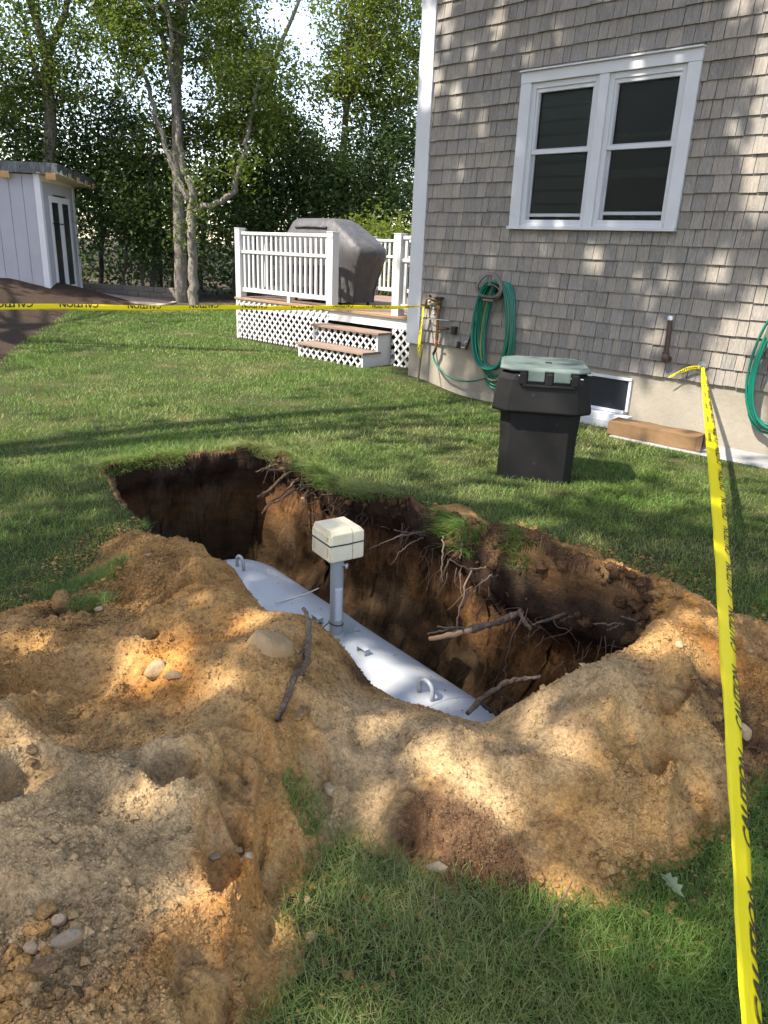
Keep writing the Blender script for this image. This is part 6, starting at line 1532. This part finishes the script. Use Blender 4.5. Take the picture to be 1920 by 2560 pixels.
tree('slim oak behind the covered grill with a crown against the sky gap', 21, [([(868,740),(858,400),(866,260),(872,90),(880,-60)], .12, .06), ([(862,280),(900,190),(925,120),(930,30)], .06, .03), ([(858,335),(900,310),(960,290)],.04,.02), ([(866,210),(840,150),(800,90)],.035,.015)],
     [(885,110,21,.7,1.2,40),(930,80,21,1.4,1.3,80),(1000,140,21.5,1.4,1.4,80),(900,230,21,1.5,.9,70),(825,215,20.8,.45,.4,10),(1000,300,21.5,1.2,1.2,60),(880,-90,21,2.2,1.2,70),(1020,20,22,1.4,1.2,60)], 0, 'brightleaf', seed=4)
tree('leafy oak left of the blue sky gap', 20.5, [([(665,745),(662,520),(668,330),(680,160),(700,110),(740,30),(752,-10)], .11, .04), ([(672,250),(640,130),(600,60),(560,-20)], .05, .03), ([(685,150),(650,90),(640,20)], .035, .02)],
     [(590,80,20.5,.9,.9,34),(650,180,20.5,1.2,.9,58),(560,170,20.5,.9,.8,34),(640,300,20.3,1.2,.8,56),(725,310,20.4,.8,.45,24),(520,-60,20.5,1.3,1.1,50),(560,40,20.5,.8,.7,26)], 0, 'brightleaf', seed=5)
# dark evergreens and understorey trees, each a tree of its own
UND = [(250,20.5,[(250,330,21,1.6,1.5,80),(330,300,21.4,1.0,.8,36),(230,460,20.5,1.6,1.1,80),(320,430,20.3,1.0,1.0,50)],'dark spreading understorey tree right of the shed roof',300),
       (40,20.2,[(30,330,20.4,2.0,1.3,100),(-80,250,20.4,2,1.6,70),(120,430,20.2,1.2,.8,50)],'dark bushy tree directly above the shed',320),
       (380,19.4,[(370,520,19.4,1.1,1.0,64),(300,560,19.3,1.1,1.2,70),(420,600,19.8,.9,.9,44),(370,400,19.8,1.0,.9,50)],'low dark tree with drooping foliage left of the pale centre trunks',350),
       (600,19.6,[(560,560,19.6,1.3,1.0,70),(640,480,19.8,1.3,1.0,76),(560,430,19.8,1.0,.8,44),(680,560,19.6,1.0,.7,44)],'dark dense tree behind the left deck post',390),
       (760,20.2,[(750,440,20.2,1.5,1.1,96),(820,520,20.0,1.3,.8,64),(720,360,20.6,.9,.8,40),(830,420,20.6,1.2,.9,60)],'rounded dark green tree behind the covered grill',360),
       (960,20.8,[(950,430,20.8,1.5,1.2,96),(1000,540,20.4,1.3,1.0,70),(900,560,20.4,1.2,.8,50),(980,350,21.2,1.2,.8,50)],'dark tree against the white corner board of the house',350)]
for k, (u, Y, bl, lab, vt) in enumerate(UND):
    tree(lab, Y, [([(u, 742), (u+6, 600), (u-4, vt)], .07, .03)], bl, 0, 'darkleaf', 'barkdark', per=80, seed=20+k, lsize=.048, name='understorey_tree', clump=.25)
tree('bright young tree with yellow green leaves right of the covered grill', 16.5, [([(1000,735),(985,640),(950,560)], .03, .015)], [(960,620,16.5,.7,.6,30),(1010,690,16.5,.6,.5,26),(900,600,17,.5,.4,14)], 0, 'brightleaf', 'barkdark', seed=33, lsize=.05, clump=.2, name='sapling')
# bare dark trunks in the shade below the crowns
for k, (u, y, r, lean, vt, lab) in enumerate([(310,20.6,.05,2,420,'thin brown sapling trunk above the block wall on the left'),(362,20.2,.055,-6,420,'curved sapling trunk right of the thin brown one'),(398,23.5,.14,-2,380,'thick black trunk in deep shade behind the sapling trunks'),
      (425,24,.07,3,380,'narrow dark trunk just left of the centre oak'),(440,23,.05,2,420,'dark pole like trunk touching the centre oak'),(500,23.5,.09,4,400,'black trunk right of the crooked pale tree'),(585,21.5,.05,1,420,'grey sapling trunk left of the deck post'),(640,23,.12,2,420,'dark trunk behind the deck railing'),(905,23,.07,6,380,'dark leaning trunk behind the right end of the grill')]):
    tree(lab, y, [([(u, 740, y), (u+lean*2, 600, y), (u+lean*4, vt, y)], r, r*.7)], [], 0, 'darkleaf', 'barkdark' if k not in (0, 1, 6) else 'bark', seed=60+k, name='trunk_in_shade')
# far woods behind, one mass
g_ = np.random.default_rng(90); n = 1500
C = np.stack([g_.uniform(-24, 10, n), g_.uniform(25, 36, n), 0.4+7.2*g_.random(n)**1.15], 1)
uu, vv, _ = proj(C); keep = ~((uu > 640) & (uu < 830) & (vv < 330)) & ~(vv < 200) & ~((vv < 420) & (g_.random(n) < .85)) & ~((vv > 560) & (g_.random(n) < .5)); C = C[keep]
V, R = leaf_cloud(C, 60, np.full(len(C), .55), .11, 91); o = leaf_mesh('far_woods', V, R, M['darkleaf']); tag(o, 'distant mass of dark woodland foliage behind the nearer trees', 'woods', kind='stuff')
# woods on the far side of the yard, out of the picture to the left: added unseen to darken the window reflections and low sky
n = 1300; C = np.stack([g_.uniform(-24, -15, n), g_.uniform(-16, 12, n), .3+10*g_.random(n)], 1); V, R = leaf_cloud(C, 40, np.full(n, .7), .16, 95)
tag(leaf_mesh('side_woods', V, R, M['darkleaf']), 'unseen mass of dark woodland foliage added beyond the left side of the yard', 'woods', kind='stuff')
# brush at the foot of the wood
n = 520; C = np.stack([g_.uniform(-13, 3, n), g_.uniform(20.5, 24.5, n), .25+.9*g_.random(n)**1.6], 1); V, R = leaf_cloud(C, 26, np.full(n, .30), .07, 92)
tag(leaf_mesh('undergrowth', V, R, M['darkleaf']), 'low dark undergrowth on the woodland floor', 'undergrowth', kind='stuff')

# ---- the yard's own shade trees, standing left of the camera and outside the picture: crowns shaped to shade heap, lawn and wall
LIT = []     # leaves cut from the crowns to place the sun patches, (point, radius)
def lit(u, v, r, z=0.0): LIT.append((gnd(u, v, z), r))
def litw(x, z, r): LIT.append((hw(x, 0, z), r))
for q in [(430,1690,.11,.1),(360,1660,.09,.1),(560,1700,.08,.18),(640,1530,.07,.24),(580,1560,.06,.22),(1180,1980,.12,.1),(1120,1900,.07,.12),(560,2270,.10,.12),(330,1960,.06,.2),(60,1830,.05,.2),(380,2010,.06,.19),(1560,1440,.10,.18),(1700,1620,.09,.2),(1800,1600,.08,.1),
          (980,1690,.13,-.32),(900,1620,.07,-.3),(1060,1740,.08,-.3),(700,1440,.05,-.33),(1260,1620,.16,-.6),(1230,1500,.12,-.4),(1310,1540,.10,-.3),(870,1520,.10,-.8),(930,1510,.06,-.7),(760,1480,.05,-.7),
          (830,1120,.17,0),(760,1090,.12,0),(1000,1110,.13,0),(1120,1180,.16,0),(1200,1230,.18,0),(1340,1310,.14,0),(1480,1350,.10,0),(1550,1090,.14,-.1),(1630,1120,.12,-.1),(1760,1180,.14,-.1),(1900,1240,.15,-.05),(1660,1240,.10,0),(900,1000,.30,0),(700,960,.35,0),(1000,950,.22,0),(1170,1060,.20,0),(1080,1010,.16,0),
          (300,1010,.16,0),(150,1060,.12,0),(500,1040,.2,0),(1500,1130,.12,-.1),(1620,1000,.10,0)]: lit(*q[:3], q[3])
for x, z, r in [(3.6,3.05,.42),(3.7,2.55,.38),(3.5,2.05,.2),(3.75,1.9,.25),(3.6,3.55,.38),(3.9,2.2,.3),(3.75,.95,.26),(3.55,.75,.2),(3.35,.18,.26),(3.0,.15,.22),(3.7,.1,.3),(2.7,.22,.12),(2.85,.75,.09),(3.1,.75,.07),(2.75,1.05,.07),(.2,3.5,.12),(.17,3.0,.10),(.42,2.85,.13),(.55,3.25,.10),
                (0.0,3.6,.14),(0,3.2,.14),(0,2.85,.1),(.85,3.4,.12),(.75,2.6,.11),(.5,2.2,.08),(.95,3.75,.1),(1.05,1.45,.05),(.65,1.5,.05),(.38,1.15,.08),(1.5,1.66,.08),(1.75,1.68,.06),(2.3,1.66,.06),(1.3,1.5,.06),(1.6,1.45,.07),(2.35,2.95,.09),(2.7,2.95,.07),(.42,.1,.07),(.46,.3,.05),(1.9,3.6,.14),(2.5,3.9,.14),(.12,.95,.05),(1.0,1.35,.05),(2.2,1.35,.08),(2.6,1.2,.06)]: litw(x, z, r)
for x, z, r in [(3.2,2.4,.09),(3.1,3.3,.12),(3.3,1.3,.12),(2.9,1.25,.07),(.3,3.9,.2),(1.5,3.3,.06),(1.2,3.15,.07),(.3,.6,.04)]: litw(x, z, r)
for f_ in np.linspace(0, 1, 16): LIT.append((e1*(1-f_)+k1*f_, .16))  # leaves also cut away along the tape to brighten it
LP = np.array([p for p, r in LIT]); LR = np.array([r for p, r in LIT])
g_ = np.random.default_rng(17)
def along(P, h): return P+SUN[None]*((h-P[:, 2])/SUN[2])[:, None]
# cluster centres: for shaded places on the ground and on the wall, carried up towards the sun into the crowns
n = 1750; tx = g_.uniform(-2.9, 4.2, n); ty = g_.uniform(.2, 8.0, n); tk = (ty < 4.2) | (g_.random(n) < .16); tk &= ~((tx < -.6) & (ty > 6.0)); tk &= g_.random(n) < .80; T1 = np.stack([tx, ty, np.zeros(n)], 1)[tk]
n = 1000; T2 = np.array([hw(x, 0, z) for x, z in zip(g_.uniform(-.3, 4.6, n), g_.uniform(.3, 4.6, n))])
T3 = np.concatenate([np.stack([g_.uniform(-8, -3.8, 80), g_.uniform(8, 16, 80), np.zeros(80)], 1), np.stack([g_.uniform(-10.5, -7.2, 260), np.full(260, 16.6), g_.uniform(.2, 2.8, 260)], 1), np.stack([np.full(90, -7.3), g_.uniform(16.6, 18.7, 90), g_.uniform(.2, 2.6, 90)], 1)])
Ct = np.concatenate([along(T1, g_.uniform(5.2, 8.8, len(T1))), along(T2, g_.uniform(7.0, 10.0, len(T2))), along(T3, g_.uniform(6.5, 9, len(T3)))])
V, R = leaf_cloud(Ct, 20, np.full(len(Ct), .26), .085, 18, aspect=.55)
cc = V.mean(1)
keep = np.ones(len(cc), bool)
for p, r in zip(LP, LR):
    d = cc-p; s_ = d@SUN; dist = np.linalg.norm(d-s_[:, None]*SUN[None], axis=1); keep &= ~((dist < r*(1+.25*np.sin(s_*9+p[0]*7))) & (s_ > 0))
uu, vv, zz = proj(V.reshape(-1, 3)); vis = ((zz > 0) & (uu > -60) & (uu < 1980) & (vv > -60) & (vv < 2620)).reshape(-1, 4).any(1)
keep &= ~vis
V, R, cc = V[keep], R[keep], cc[keep]
TRK = np.array([(-6.8, 2.2), (-4.6, -1.6), (-8.6, 8.2)])
own = np.argmin(((cc[:, None, :2]-TRK[None])**2).sum(-1), 1)
for k, (x, y) in enumerate(TRK):
    org = np.array([x, y, float(base_z(x, y))]); r_ = empty('shade_tree', org, 0, ['broad oak whose crown shades the sand heap', 'oak behind the viewer shading the near lawn and house wall', 'oak beside the mulch bank left of the lawn'][k], 'tree')
    m_ = MB(); limb(m_, [org-up*.2, org+up*2.5, org+np.array([.2, .1, 5.2])], .24, .15, 10, .01, 3+k); m_.build('trunk', M['bark'], r_, org, smooth=True)
    sel = cc[own == k]
    for j in range(7):
        q = sel[g_.integers(len(sel))]; m_ = MB(); limb(m_, [org+np.array([.1, .05, 3.6+.25*j]), (org+q)/2+np.array([0, 0, 2.6]), q], .07, .02, 6, .02, 30+j)
        m_.build('limb', M['bark'], r_, org, smooth=True)
    leaf_mesh('crown', V[own == k], R[own == k], M['oakleaf'], r_, org)
